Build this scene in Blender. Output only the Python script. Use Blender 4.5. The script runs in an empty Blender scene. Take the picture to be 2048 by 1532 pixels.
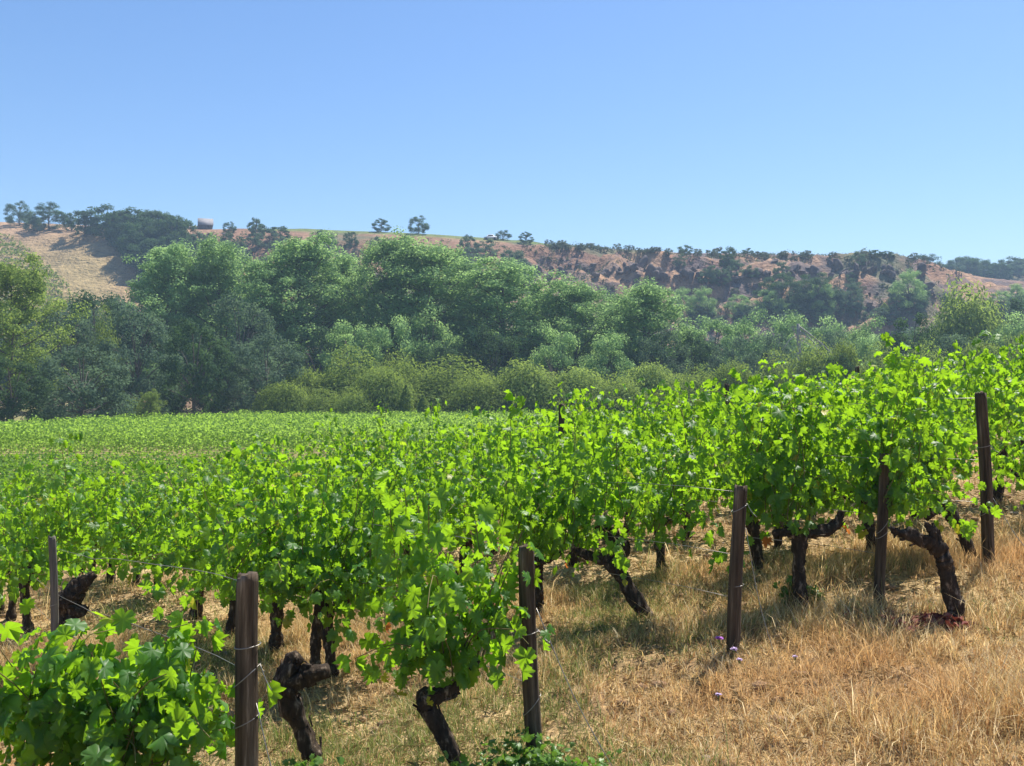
import bpy, math, random
import numpy as np
from mathutils import Vector, Matrix

# ------------------------------------------------------------------ camera, sky, sun, exposure
SC = bpy.context.scene
COL = SC.collection
FPX = 1900.0                       # focal length in pixels of the 2048 px wide photograph
cam_d = bpy.data.cameras.new("camera")
cam_d.sensor_width = 36.0
cam_d.lens = FPX / 2048.0 * 36.0
cam_d.clip_start = 0.05
cam_d.clip_end = 5000
cam = bpy.data.objects.new("camera", cam_d)
cam.location = (0, 0, 0)           # world z = 0 is eye level; the ground here is 1.86 m below
cam.rotation_euler = (math.radians(90), 0, 0)
COL.objects.link(cam)
SC.camera = cam

SUN_AZ, SUN_EL = math.radians(38), math.radians(61)     # azimuth to the right of the view direction
world = bpy.data.worlds.new("World")
SC.world = world
world.use_nodes = True
wn, wl = world.node_tree.nodes, world.node_tree.links
bg = wn["Background"]
sky = wn.new("ShaderNodeTexSky")
sky.sky_type = 'NISHITA'
sky.sun_disc = False
sky.sun_elevation = SUN_EL
sky.sun_rotation = SUN_AZ
sky.altitude = 60
sky.air_density = 1.0
sky.dust_density = 0.5
sky.ozone_density = 3.0
hs = wn.new("ShaderNodeHueSaturation")
hs.inputs['Saturation'].default_value = 1.18
hs.inputs['Hue'].default_value = 0.504
wl.new(sky.outputs[0], hs.inputs['Color'])
wl.new(hs.outputs[0], bg.inputs[0])
bg.inputs[1].default_value = 0.098

sd = Vector((math.sin(SUN_AZ) * math.cos(SUN_EL), math.cos(SUN_AZ) * math.cos(SUN_EL), math.sin(SUN_EL)))
sun_l = bpy.data.lights.new("sun", 'SUN')
sun_l.energy = 5.0
sun_l.angle = math.radians(0.53)
sun_l.color = (1.0, 0.95, 0.86)
sun_o = bpy.data.objects.new("sun", sun_l)
sun_o.rotation_euler = (-sd).to_track_quat('-Z', 'Y').to_euler()
sun_o.location = (20, 30, 60)
COL.objects.link(sun_o)

SC.view_settings.view_transform = 'Standard'
SC.view_settings.look = 'None'
SC.view_settings.exposure = 0.80
SC.view_settings.gamma = 1.0
SC.view_settings.use_curve_mapping = False
SC.cycles.max_bounces = 5
SC.cycles.diffuse_bounces = 3
SC.cycles.glossy_bounces = 2
SC.cycles.transmission_bounces = 3
SC.cycles.volume_bounces = 0

# ------------------------------------------------------------------ helpers
RS = np.random.RandomState
random.seed(7)
TAB = RS(11).rand(256, 256)

def sm(a, b, x):
    t = np.clip((x - a) / (b - a), 0, 1)
    return t * t * (3 - 2 * t)

def vnoise(x, y, seed=0):
    x = np.asarray(x, float) + seed * 17.31
    y = np.asarray(y, float) + seed * 7.77
    xi, yi = np.floor(x).astype(int), np.floor(y).astype(int)
    fx, fy = x - xi, y - yi
    fx, fy = fx * fx * (3 - 2 * fx), fy * fy * (3 - 2 * fy)
    a = TAB[xi & 255, yi & 255]; b = TAB[(xi + 1) & 255, yi & 255]
    c = TAB[xi & 255, (yi + 1) & 255]; d = TAB[(xi + 1) & 255, (yi + 1) & 255]
    return (a * (1 - fx) + b * fx) * (1 - fy) + (c * (1 - fx) + d * fx) * fy

def fbm(x, y, oct=4, seed=0):
    s, amp, tot = 0.0, 1.0, 0.0
    for o in range(oct):
        s = s + amp * vnoise(x * 2 ** o, y * 2 ** o, seed + o * 3)
        tot += amp
        amp *= 0.5
    return s / tot                       # 0..1

def mesh_np(name, V, faces, mat=None, smooth=False, col=None):
    me = bpy.data.meshes.new(name)
    V = np.ascontiguousarray(V, np.float32)
    me.vertices.add(len(V))
    me.vertices.foreach_set("co", V.ravel())
    idx, starts, off = [], [], 0
    for F in faces:
        if len(F) == 0:
            continue
        F = np.asarray(F, np.int32)
        n, k = F.shape
        idx.append(F.ravel())
        starts.append(off + np.arange(n, dtype=np.int32) * k)
        off += n * k
    idx = np.concatenate(idx); starts = np.concatenate(starts)
    me.loops.add(len(idx))
    me.loops.foreach_set("vertex_index", idx)
    me.polygons.add(len(starts))
    me.polygons.foreach_set("loop_start", starts)
    if smooth:
        me.polygons.foreach_set("use_smooth", np.ones(len(starts), bool))
    me.update(calc_edges=True)
    if col is not None:
        at = me.color_attributes.new("col", 'FLOAT_COLOR', 'POINT')
        c = np.ones((len(V), 4), np.float32)
        c[:, :3] = col
        at.data.foreach_set("color", c.ravel())
    if mat:
        me.materials.append(mat)
    return me

def link(name, data, parent=None, loc=None, label=None, cat=None, group=None, kind=None):
    o = bpy.data.objects.new(name, data)
    COL.objects.link(o)
    if loc is not None:
        o.location = loc
    if parent is not None:
        o.parent = parent
    if label: o["label"] = label
    if cat: o["category"] = cat
    if group: o["group"] = group
    if kind: o["kind"] = kind
    return o

def join(parts):
    """parts: list of (V, [F...]) -> one (V, [F...])"""
    Vs, by, off = [], {}, 0
    for V, Fs in parts:
        V = np.asarray(V, float)
        for F in Fs:
            F = np.asarray(F, int)
            if len(F):
                by.setdefault(F.shape[1], []).append(F + off)
        Vs.append(V)
        off += len(V)
    return np.concatenate(Vs), [np.concatenate(v) for v in by.values()]

def smooth_path(pts, n):
    pts = np.asarray(pts, float)
    P = np.vstack([2 * pts[0] - pts[1], pts, 2 * pts[-1] - pts[-2]])
    m = len(pts) - 1
    out = []
    for t in np.linspace(0, m - 1e-6, n):
        i = int(t); f = t - i
        p0, p1, p2, p3 = P[i], P[i + 1], P[i + 2], P[i + 3]
        out.append(0.5 * ((2 * p1) + (p2 - p0) * f + (2 * p0 - 5 * p1 + 4 * p2 - p3) * f * f + (3 * p1 - p0 - 3 * p2 + p3) * f ** 3))
    return np.array(out)

def tube(path, rad, sides=8, rough=0.0, rng=None, cap=True):
    path = np.asarray(path, float)
    n = len(path)
    rad = np.broadcast_to(np.asarray(rad, float), (n,)) if np.ndim(rad) == 0 or len(np.atleast_1d(rad)) == n else np.interp(np.linspace(0, 1, n), np.linspace(0, 1, len(rad)), rad)
    T = np.gradient(path, axis=0)
    T /= np.linalg.norm(T, axis=1)[:, None] + 1e-9
    ref = np.array([0.13, 0.97, 0.2])
    ref = np.where(np.abs(T @ ref)[:, None] > 0.93, np.array([[1.0, 0, 0.1]]), ref[None])
    A = np.cross(T, ref); A /= np.linalg.norm(A, axis=1)[:, None]
    B = np.cross(T, A)
    th = np.arange(sides) / sides * 2 * np.pi
    r = rad[:, None] * np.ones((1, sides))
    if rough and rng is not None:
        ridge = rng.randn(sides) * rough * 0.7
        m = max(3, n // 4)
        def soft(k):
            q = rng.randn(m, k); t = np.linspace(0, m - 1.001, n); i0 = t.astype(int); f = (t - i0)[:, None]; f = f * f * (3 - 2 * f)
            return q[i0] * (1 - f) + q[i0 + 1] * f
        r = r * (1 + ridge[None] * 1.1 + soft(sides) * rough * 0.75 + soft(1) * rough * 0.7 + rng.randn(n, sides) * rough * 0.22)
    V = path[:, None] + r[..., None] * (np.cos(th)[None, :, None] * A[:, None] + np.sin(th)[None, :, None] * B[:, None])
    V = V.reshape(-1, 3)
    i = np.arange(n - 1)[:, None] * sides
    j = np.arange(sides)[None]
    jn = (j + 1) % sides
    Q = np.stack([i + j, i + jn, i + sides + jn, i + sides + j], -1).reshape(-1, 4)
    Fs = [Q]
    if cap:
        V = np.vstack([V, path[0], path[-1] + T[-1] * rad[-1] * 0.25])
        a, b = n * sides, n * sides + 1
        jj = np.arange(sides); jk = (jj + 1) % sides
        Fs.append(np.vstack([np.stack([jk, jj, np.full(sides, a)], -1),
                             np.stack([jj + (n - 1) * sides, jk + (n - 1) * sides, np.full(sides, b)], -1)]))
    return V, Fs

def unit(v):
    return v / (np.linalg.norm(v, axis=-1, keepdims=True) + 1e-9)

# ------------------------------------------------------------------ materials
def new_mat(name):
    m = bpy.data.materials.new(name)
    m.use_nodes = True
    nt = m.node_tree
    nt.nodes.clear()
    out = nt.nodes.new("ShaderNodeOutputMaterial")
    return m, nt.nodes, nt.links, out

def leaf_mat(name, c_dark, c_light, trans, tmix=0.45, rough=0.42, spec=0.5, rare=None, rare_p=0.02, obj_var=0.0):
    """two greens mixed by a random number per leaf, with light passing through the blade"""
    m, N, L, out = new_mat(name)
    g = N.new("ShaderNodeNewGeometry")
    ramp = N.new("ShaderNodeValToRGB")
    e = ramp.color_ramp.elements
    e[0].position, e[0].color = 0.0, (*c_dark, 1)
    e[1].position, e[1].color = 0.97 - rare_p if rare else 1.0, (*c_light, 1)
    if rare:
        x = e.new(1.0 - rare_p); x.color = (*rare, 1)
        x = e.new(0.45); x.color = (c_dark[0] * 1.9, c_dark[1] * 1.7, c_dark[2] * 2.0, 1)
        x = e.new(0.70); x.color = ((c_dark[0] + c_light[0]) * .5, (c_dark[1] + c_light[1]) * .46, (c_dark[2] + c_light[2]) * .9, 1)
    L.new(g.outputs["Random Per Island"], ramp.inputs[0])
    colr = ramp.outputs[0]
    tr = N.new("ShaderNodeMix"); tr.data_type = 'RGBA'; tr.blend_type = 'MIX'
    tr.inputs[0].default_value = 0.75
    L.new(colr, tr.inputs[6]); tr.inputs[7].default_value = (*trans, 1)
    if obj_var:
        oi = N.new("ShaderNodeObjectInfo")
        mr = N.new("ShaderNodeMapRange")
        mr.inputs[3].default_value = 1 - obj_var; mr.inputs[4].default_value = 1 + obj_var
        L.new(oi.outputs["Random"], mr.inputs[0])
        h = N.new("ShaderNodeHueSaturation")
        L.new(mr.outputs[0], h.inputs["Value"]); L.new(colr, h.inputs["Color"])
        colr = h.outputs[0]
    p = N.new("ShaderNodeBsdfPrincipled")
    p.inputs["Roughness"].default_value = rough
    p.inputs["Specular IOR Level"].default_value = spec
    L.new(colr, p.inputs["Base Color"])
    t = N.new("ShaderNodeBsdfTranslucent")
    L.new(tr.outputs[2], t.inputs[0])
    mx = N.new("ShaderNodeMixShader")
    mx.inputs[0].default_value = tmix
    L.new(p.outputs[0], mx.inputs[1]); L.new(t.outputs[0], mx.inputs[2])
    L.new(mx.outputs[0], out.inputs[0])
    return m

def noise_mat(name, stops, scale=4.0, detail=6, rough=0.85, bump=0.0, bscale=None, stretch=(1, 1, 1), bdist=0.02, coord="Object"):
    m, N, L, out = new_mat(name)
    tc = N.new("ShaderNodeTexCoord")
    mp = N.new("ShaderNodeMapping"); mp.inputs["Scale"].default_value = stretch
    L.new(tc.outputs[coord], mp.inputs[0])
    no = N.new("ShaderNodeTexNoise"); no.inputs["Scale"].default_value = scale; no.inputs["Detail"].default_value = detail
    no.inputs["Roughness"].default_value = 0.65
    L.new(mp.outputs[0], no.inputs[0])
    r = N.new("ShaderNodeValToRGB")
    el = r.color_ramp.elements
    el[0].position, el[0].color = stops[0][0], (*stops[0][1], 1)
    el[1].position, el[1].color = stops[-1][0], (*stops[-1][1], 1)
    for pos, c in stops[1:-1]:
        x = el.new(pos); x.color = (*c, 1)
    L.new(no.outputs[0], r.inputs[0])
    p = N.new("ShaderNodeBsdfPrincipled"); p.inputs["Roughness"].default_value = rough
    p.inputs["Specular IOR Level"].default_value = 0.25
    L.new(r.outputs[0], p.inputs["Base Color"])
    if bump:
        n2 = N.new("ShaderNodeTexNoise"); n2.inputs["Scale"].default_value = bscale or scale * 3; n2.inputs["Detail"].default_value = 8
        L.new(mp.outputs[0], n2.inputs[0])
        b = N.new("ShaderNodeBump"); b.inputs["Strength"].default_value = bump; b.inputs["Distance"].default_value = bdist
        L.new(n2.outputs[0], b.inputs["Height"]); L.new(b.outputs[0], p.inputs["Normal"])
    L.new(p.outputs[0], out.inputs[0])
    return m

def attr_mat(name, rough=0.9, trans=0.0, nscale=0, namt=0.3, bump=0.0, bscale=10, bdist=0.05):
    """colour comes from the mesh attribute 'col' (a colour per blade / per terrain zone)"""
    m, N, L, out = new_mat(name)
    a = N.new("ShaderNodeAttribute"); a.attribute_name = "col"
    c = a.outputs["Color"]
    p = N.new("ShaderNodeBsdfPrincipled"); p.inputs["Roughness"].default_value = rough
    p.inputs["Specular IOR Level"].default_value = 0.2
    if nscale:
        tc = N.new("ShaderNodeTexCoord")
        no = N.new("ShaderNodeTexNoise"); no.inputs["Scale"].default_value = nscale; no.inputs["Detail"].default_value = 9
        no.inputs["Roughness"].default_value = 0.7
        L.new(tc.outputs["Object"], no.inputs[0])
        mr = N.new("ShaderNodeMapRange")
        mr.inputs[1].default_value = 0.3; mr.inputs[2].default_value = 0.7
        mr.inputs[3].default_value = 1 - namt; mr.inputs[4].default_value = 1 + namt
        L.new(no.outputs[0], mr.inputs[0])
        h = N.new("ShaderNodeHueSaturation")
        L.new(mr.outputs[0], h.inputs["Value"]); L.new(c, h.inputs["Color"])
        c = h.outputs[0]
        if bump:
            b = N.new("ShaderNodeBump"); b.inputs["Strength"].default_value = bump; b.inputs["Distance"].default_value = bdist
            n2 = N.new("ShaderNodeTexNoise"); n2.inputs["Scale"].default_value = bscale; n2.inputs["Detail"].default_value = 8
            L.new(tc.outputs["Object"], n2.inputs[0])
            L.new(n2.outputs[0], b.inputs["Height"]); L.new(b.outputs[0], p.inputs["Normal"])
    L.new(c, p.inputs["Base Color"])
    if trans:
        t = N.new("ShaderNodeBsdfTranslucent"); L.new(c, t.inputs[0])
        mx = N.new("ShaderNodeMixShader"); mx.inputs[0].default_value = trans
        L.new(p.outputs[0], mx.inputs[1]); L.new(t.outputs[0], mx.inputs[2]); L.new(mx.outputs[0], out.inputs[0])
    else:
        L.new(p.outputs[0], out.inputs[0])
    return m

def flat_mat(name, c, rough=0.6, metal=0.0):
    m, N, L, out = new_mat(name)
    p = N.new("ShaderNodeBsdfPrincipled")
    p.inputs["Base Color"].default_value = (*c, 1); p.inputs["Roughness"].default_value = rough; p.inputs["Metallic"].default_value = metal
    L.new(p.outputs[0], out.inputs[0])
    return m

M = {}
M['vine'] = leaf_mat("vine_leaf", (0.020, 0.080, 0.012), (0.105, 0.235, 0.024), (0.53, 0.92, 0.018), 0.47, 0.46, 0.40, rare=(0.46, 0.36, 0.05), rare_p=0.018)
M['vine_yellow'] = leaf_mat("yellowing_vine_leaf", (0.22, 0.27, 0.02), (0.34, 0.33, 0.03), (0.62, 0.62, 0.03), 0.5)
M['vine_orange'] = leaf_mat("orange_vine_leaf", (0.45, 0.12, 0.03), (0.5, 0.2, 0.05), (0.8, 0.26, 0.05), 0.5)
M['vine_far'] = leaf_mat("far_vine_leaf", (0.085, 0.17, 0.028), (0.18, 0.31, 0.05), (0.50, 0.76, 0.09), 0.5, 0.6, 0.15)
M['vine_mid'] = leaf_mat("dip_vine_leaf", (0.035, 0.105, 0.016), (0.10, 0.21, 0.028), (0.36, 0.62, 0.03), 0.42, 0.6, 0.2)
M['cane'] = noise_mat("green_cane", [(0.3, (0.10, 0.13, 0.03)), (0.7, (0.20, 0.14, 0.06))], 9)
M['bark'] = noise_mat("vine_bark", [(0.3, (0.010, 0.007, 0.005)), (0.55, (0.050, 0.034, 0.022)), (0.70, (0.30, 0.23, 0.17))], 30, 8, 0.95, 0.9, 60, (1, 1, 0.35), 0.012)
M['post'] = noise_mat("weathered_post", [(0.33, (0.014, 0.010, 0.006)), (0.47, (0.068, 0.047, 0.030)), (0.58, (0.11, 0.080, 0.052)), (0.70, (0.28, 0.22, 0.16))], 26, 10, 0.9, 1.0, 70, (1, 1, 0.07), 0.010)
M['post_grey'] = noise_mat("grey_post", [(0.28, (0.05, 0.045, 0.04)), (0.5, (0.13, 0.115, 0.10)), (0.74, (0.24, 0.21, 0.18))], 34, 9, 0.9, 0.8, 60, (1, 1, 0.045), 0.006)
M['wire'] = flat_mat("galvanised_wire", (0.30, 0.28, 0.25), 0.45, 0.6)
M['grape'] = leaf_mat("green_grape", (0.13, 0.22, 0.03), (0.24, 0.36, 0.06), (0.3, 0.45, 0.08), 0.25, 0.35)
M['grass'] = attr_mat("dry_grass", 0.6, 0.42)
M['ground'] = attr_mat("dry_earth", 0.95, 0, 14, 0.45, 0.9, 26, 0.03)
M['hill'] = attr_mat("hill_soil", 0.95, 0, 0.45, 0.45, 0.9, 1.1, 0.9)
M['litter'] = leaf_mat("fallen_leaf", (0.10, 0.022, 0.022), (0.28, 0.10, 0.07), (0.3, 0.08, 0.05), 0.15, 0.7, 0.2)
M['straw'] = leaf_mat("straw_litter", (0.20, 0.13, 0.06), (0.50, 0.38, 0.20), (0.4, 0.3, 0.15), 0.1, 0.8, 0.2)
M['clod'] = noise_mat("soil_clod", [(0.3, (0.17, 0.095, 0.05)), (0.7, (0.36, 0.23, 0.13))], 14, 6, 0.95, 0.6, 60)
M['stone'] = noise_mat("pale_stone", [(0.3, (0.22, 0.17, 0.13)), (0.7, (0.42, 0.36, 0.30))], 8, 6, 0.9, 0.5, 30)
M['rock'] = noise_mat("hill_rock", [(0.3, (0.045, 0.040, 0.042)), (0.52, (0.12, 0.095, 0.088)), (0.72, (0.26, 0.18, 0.14))], 0.7, 8, 0.95, 0.8, 2.0, (1, 1, 1), 0.3)
M['flower'] = flat_mat("lilac_petal", (0.52, 0.16, 0.60), 0.6)
M['flower_pale'] = flat_mat("pale_lilac_petal", (0.55, 0.40, 0.62), 0.6)
M['stem'] = flat_mat("flower_stem", (0.13, 0.17, 0.05), 0.7)
M['weed'] = leaf_mat("weed_leaf", (0.06, 0.14, 0.02), (0.13, 0.26, 0.035), (0.25, 0.45, 0.04), 0.4)
M['trunk'] = noise_mat("tree_bark", [(0.3, (0.05, 0.042, 0.035)), (0.7, (0.20, 0.175, 0.14))], 3, 6, 0.95)
M['dead'] = noise_mat("dead_wood", [(0.3, (0.22, 0.21, 0.18)), (0.7, (0.42, 0.40, 0.36))], 3, 6, 0.95)
M['poplar'] = leaf_mat("poplar_leaf", (0.11, 0.205, 0.082), (0.24, 0.37, 0.155), (0.46, 0.68, 0.22), 0.50, 0.75, 0.08, obj_var=0.18)
M['bright'] = leaf_mat("bright_leaf", (0.10, 0.16, 0.035), (0.21, 0.29, 0.07), (0.42, 0.55, 0.10), 0.45, 0.75, 0.08, obj_var=0.1)
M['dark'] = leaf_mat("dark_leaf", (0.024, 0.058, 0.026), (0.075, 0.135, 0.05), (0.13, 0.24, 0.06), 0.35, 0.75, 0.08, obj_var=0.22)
M['greygreen'] = leaf_mat("grey_green_leaf", (0.055, 0.10, 0.060), (0.13, 0.195, 0.115), (0.20, 0.31, 0.14), 0.38, 0.75, 0.08, obj_var=0.2)
M['willow'] = leaf_mat("willow_leaf", (0.09, 0.145, 0.028), (0.19, 0.26, 0.055), (0.36, 0.48, 0.08), 0.42, 0.75, 0.08, obj_var=0.15)
M['scrub'] = leaf_mat("scrub_leaf", (0.045, 0.075, 0.038), (0.12, 0.155, 0.075), (0.15, 0.20, 0.07), 0.3, 0.6, 0.2, obj_var=0.3)
M['hutwall'] = noise_mat("hut_stone", [(0.3, (0.06, 0.05, 0.05)), (0.7, (0.12, 0.10, 0.09))], 1.5)
M['hutroof'] = noise_mat("hut_slate", [(0.3, (0.20, 0.19, 0.195)), (0.7, (0.29, 0.275, 0.28))], 1.2)
M['white'] = flat_mat("white_paint", (0.8, 0.8, 0.8), 0.4)
M['glass'] = flat_mat("dark_glass", (0.02, 0.025, 0.03), 0.1)
M['rubber'] = flat_mat("black_rubber", (0.02, 0.02, 0.02), 0.8)

# ------------------------------------------------------------------ terrain
FLOOR = -4.3
def gh(x, y):
    x = np.asarray(x, float); y = np.asarray(y, float)
    near = -1.86 + 0.125 * np.clip(x, -40, 22) - 0.024 * np.clip(x - 3.5, 0, 18) + 0.03 * np.clip(x - 22, 0, 60)
    d = np.clip(y - (12.3 + 0.28 * np.clip(x, -12, 14)), 0, None)
    drop = np.where(d < 7, 0.015 * d * d, 0.015 * 49 + 0.21 * (d - 7))
    h = near - drop
    k = 0.5
    h = FLOOR + np.logaddexp(0, (h - FLOOR) / k) * k - 0.0      # soft maximum with the valley floor
    return h

def gh_rough(x, y):
    fade = 1 - sm(25, 60, np.hypot(x, y))
    return gh(x, y) + fade * ((fbm(x * 0.9, y * 0.9, 3, 2) - 0.5) * 0.16 + (fbm(x * 6, y * 6, 3, 5) - 0.5) * 0.10)

def grid_mesh(name, xs, ys, zf, colf, mat):
    X, Y = np.meshgrid(xs, ys)
    Z = zf(X, Y)
    V = np.stack([X, Y, Z], -1).reshape(-1, 3)
    nx, ny = len(xs), len(ys)
    i = (np.arange(ny - 1)[:, None] * nx + np.arange(nx - 1)[None]).ravel()
    Q = np.stack([i, i + 1, i + nx + 1, i + nx], -1)
    return mesh_np(name, V, [Q], mat, True, colf(X, Y, Z).reshape(-1, 3))

def mixc(a, b, t):
    return np.asarray(a) * (1 - t[..., None]) + np.asarray(b) * t[..., None]

def ground_col(X, Y, Z):
    n = fbm(X * 0.8, Y * 0.8, 4, 1)
    n2 = fbm(X * 3, Y * 3, 3, 9)
    c = mixc((0.31, 0.205, 0.10), (0.43, 0.31, 0.155), sm(0.3, 0.7, n))
    c = mixc(c, (0.17, 0.095, 0.055), sm(0.55, 0.8, n2) * 0.6)
    c = mixc(c, (0.16, 0.17, 0.06), sm(40, 70, Y) * 0.75)
    return c

def axis(segs):
    out = [segs[0][0]]
    for a, b, s in segs:
        n = max(1, int(round((b - a) / s)))
        out += list(np.linspace(a, b, n + 1)[1:])
    return np.array(out)

gx = axis([(-640, -100, 30), (-100, -20, 4), (-20, -5, 0.4), (-5, 7, 0.07), (7, 22, 0.4), (22, 100, 4), (100, 640, 30)])
gy = axis([(-40, 0, 4), (0, 3, 0.3), (3, 11, 0.07), (11, 30, 0.35), (30, 120, 3), (120, 640, 26)])
link("ground", grid_mesh("ground", gx, gy, gh_rough, ground_col, M['ground']), kind="structure")

# the hill across the valley: foot at 155 m, brow and plateau towards 300 m
SKY_PX = np.array([-700, -300, 0, 150, 300, 400, 600, 860, 1000, 1100, 1250, 1400, 1600, 1800, 1850, 1900, 1960, 2100, 2500])
SKY_PY = np.array([452, 446, 445, 450, 455, 460, 458, 469, 478, 488, 501, 509, 513, 515, 523, 545, 556, 568, 585])
RIDGE_Y, FOOT_Y = 300.0, 155.0
def hz(x, y):
    x = np.asarray(x, float); y = np.asarray(y, float)
    px = 1024 + x / np.maximum(y, 1) * FPX
    zr = (766 - np.interp(px, SKY_PX, SKY_PY)) / FPX * RIDGE_Y
    t = (y - FOOT_Y) / (RIDGE_Y - FOOT_Y)
    pr = np.interp(t, [0, 0.12, 0.3, 0.5, 0.72, 0.86, 1.0], [0, 0.08, 0.25, 0.50, 0.83, 0.94, 1.0])
    z = -6 + (zr + 6) * pr
    z = np.where(t > 1, zr + (y - RIDGE_Y) * 0.02, z)
    env = sm(0.05, 0.3, t) * (1 - 0.9 * sm(0.62, 0.84, t)) * (1 - sm(0.88, 0.98, t))
    rocky = sm(980, 1100, px) * 0.8 + 0.35
    rid = 1 - np.abs(2 * fbm(x * 0.045, y * 0.06, 4, 4) - 1)
    n = (fbm(x * 0.022, y * 0.022, 4, 6) - 0.5) * 7 + (rid - 0.6) * 9 * rocky
    terr = (fbm(x * 0.11, y * 0.2, 3, 8) - 0.5) * 5.5 * rocky + (fbm(x * 0.3, y * 0.45, 2, 18) - 0.5) * 3.0 * rocky
    return z + env * (n + terr) + (fbm(x * 0.06, y * 0.06, 3, 12) - 0.5) * 0.6 * sm(0.8, 1, t)

def hill_col(X, Y, Z):
    px = 1024 + X / Y * FPX
    t = (Y - FOOT_Y) / (RIDGE_Y - FOOT_Y)
    n = fbm(X * 0.05, Y * 0.05, 4, 21)
    c = mixc((0.235, 0.130, 0.080), (0.33, 0.20, 0.118), sm(0.35, 0.65, n))
    c = mixc(c, (0.15, 0.085, 0.07), sm(0.52, 0.7, fbm(X * 0.12, Y * 0.25, 4, 31)) * sm(950, 1100, px) * 0.8)
    rk = 1 - np.abs(2 * fbm(X * 0.09, Y * 0.16, 4, 44) - 1)
    c = mixc(c, (0.105, 0.085, 0.085), sm(0.80, 0.95, rk) * sm(980, 1100, px) * sm(0.1, .25, t) * (1 - sm(.85, .95, t)) * 0.85)
    c = mixc(c, (0.09, 0.11, 0.055), sm(0.5, 0.62, fbm(X * 0.035, Y * 0.05, 5, 41)) * 0.75 * sm(300, 480, px))
    c = mixc(c, (0.12, 0.17, 0.045), sm(480, 540, px) * (1 - sm(1110, 1180, px)) * sm(0.80, 0.84, t) * 0.9)
    c = mixc(c, (0.37, 0.24, 0.145), (1 - sm(200, 330, px)) * 0.7)
    c = mixc(c, (0.30, 0.25, 0.10), (1 - sm(180, 330, px)) * (1 - sm(0.55, 0.8, t)) * 0.6)
    return c

hx = axis([(-420, -180, 8), (-180, 200, 1.5), (200, 420, 8)])
hy = axis([(FOOT_Y, 305, 1.5), (305, 420, 10)])
link("hillside", grid_mesh("hillside", hx, hy, hz, hill_col, M['hill']), kind="structure")

# a farther spur that closes the valley on the right
def fz(x, y):
    x = np.asarray(x, float); y = np.asarray(y, float)
    t = (y - 330) / 80.0
    zr = 47 + (fbm(x * 0.03, y * 0.0 + 3, 3, 51) - 0.5) * 5 - 18 * (1 - sm(50, 140, x)) 
    pr = np.interp(t, [0, 0.3, 0.7, 1.0], [0, 0.35, 0.86, 1])
    return np.where(t > 1, zr, -6 + (zr + 6) * pr) + (fbm(x * 0.05, y * 0.07, 4, 52) - 0.5) * 7 * sm(0, 0.2, t) * (1 - sm(0.85, 1, t))
def far_col(X, Y, Z):
    c = mixc((0.26, 0.15, 0.10), (0.34, 0.21, 0.13), sm(0.35, 0.65, fbm(X * 0.05, Y * 0.05, 4, 53)))
    return mixc(c, (0.10, 0.11, 0.06), sm(0.42, 0.56, fbm(X * 0.04, Y * 0.08, 5, 54)) * 0.8)
link("far_hill", grid_mesh("far_hill", axis([(34, 430, 3)]), axis([(330, 420, 3), (420, 600, 20)]), fz, far_col, M['hill']), kind="structure")

def at(px, y):                      # sideways offset of something seen at column px and y metres away
    return (px - 1024) / FPX * y

# ------------------------------------------------------------------ trees
def leaf_quads(P, Nn, size, aspect, rng, tip=None):
    """small bent rhombic leaves (2 triangles each)"""
    n = len(P)
    Nn = unit(Nn)
    T = unit(rng.randn(n, 3)) if tip is None else unit(tip)
    B = unit(np.cross(Nn, T)); T = np.cross(B, Nn)
    s = np.asarray(size)[:, None] if np.ndim(size) else size
    w = s * aspect * 0.5
    V = np.stack([P - T * s * 0.5, P + B * w + Nn * s * 0.10, P + T * s * 0.5, P - B * w + Nn * s * 0.10], 1).reshape(-1, 3)
    i = np.arange(n)[:, None] * 4
    F = np.vstack([i + np.array([[0, 1, 2]]), i + np.array([[0, 2, 3]])])
    return V, F

def clumps(C, R, per, rng, outward, jitter=0.9, flat=0.75):
    k = len(C)
    d = rng.randn(k * per, 3)
    d = unit(d) * (rng.rand(k * per, 1) ** 0.45)
    d[:, 2] *= flat
    rr = np.repeat(np.broadcast_to(R, (k,)), per)[:, None]
    P = np.repeat(C, per, 0) + d * rr
    Nn = unit(d) * 0.7 + np.repeat(unit(outward), per, 0) * 0.5 + np.array([0, 0, 0.35]) + rng.randn(k * per, 3) * 0.45 * jitter
    return P, Nn

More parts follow.
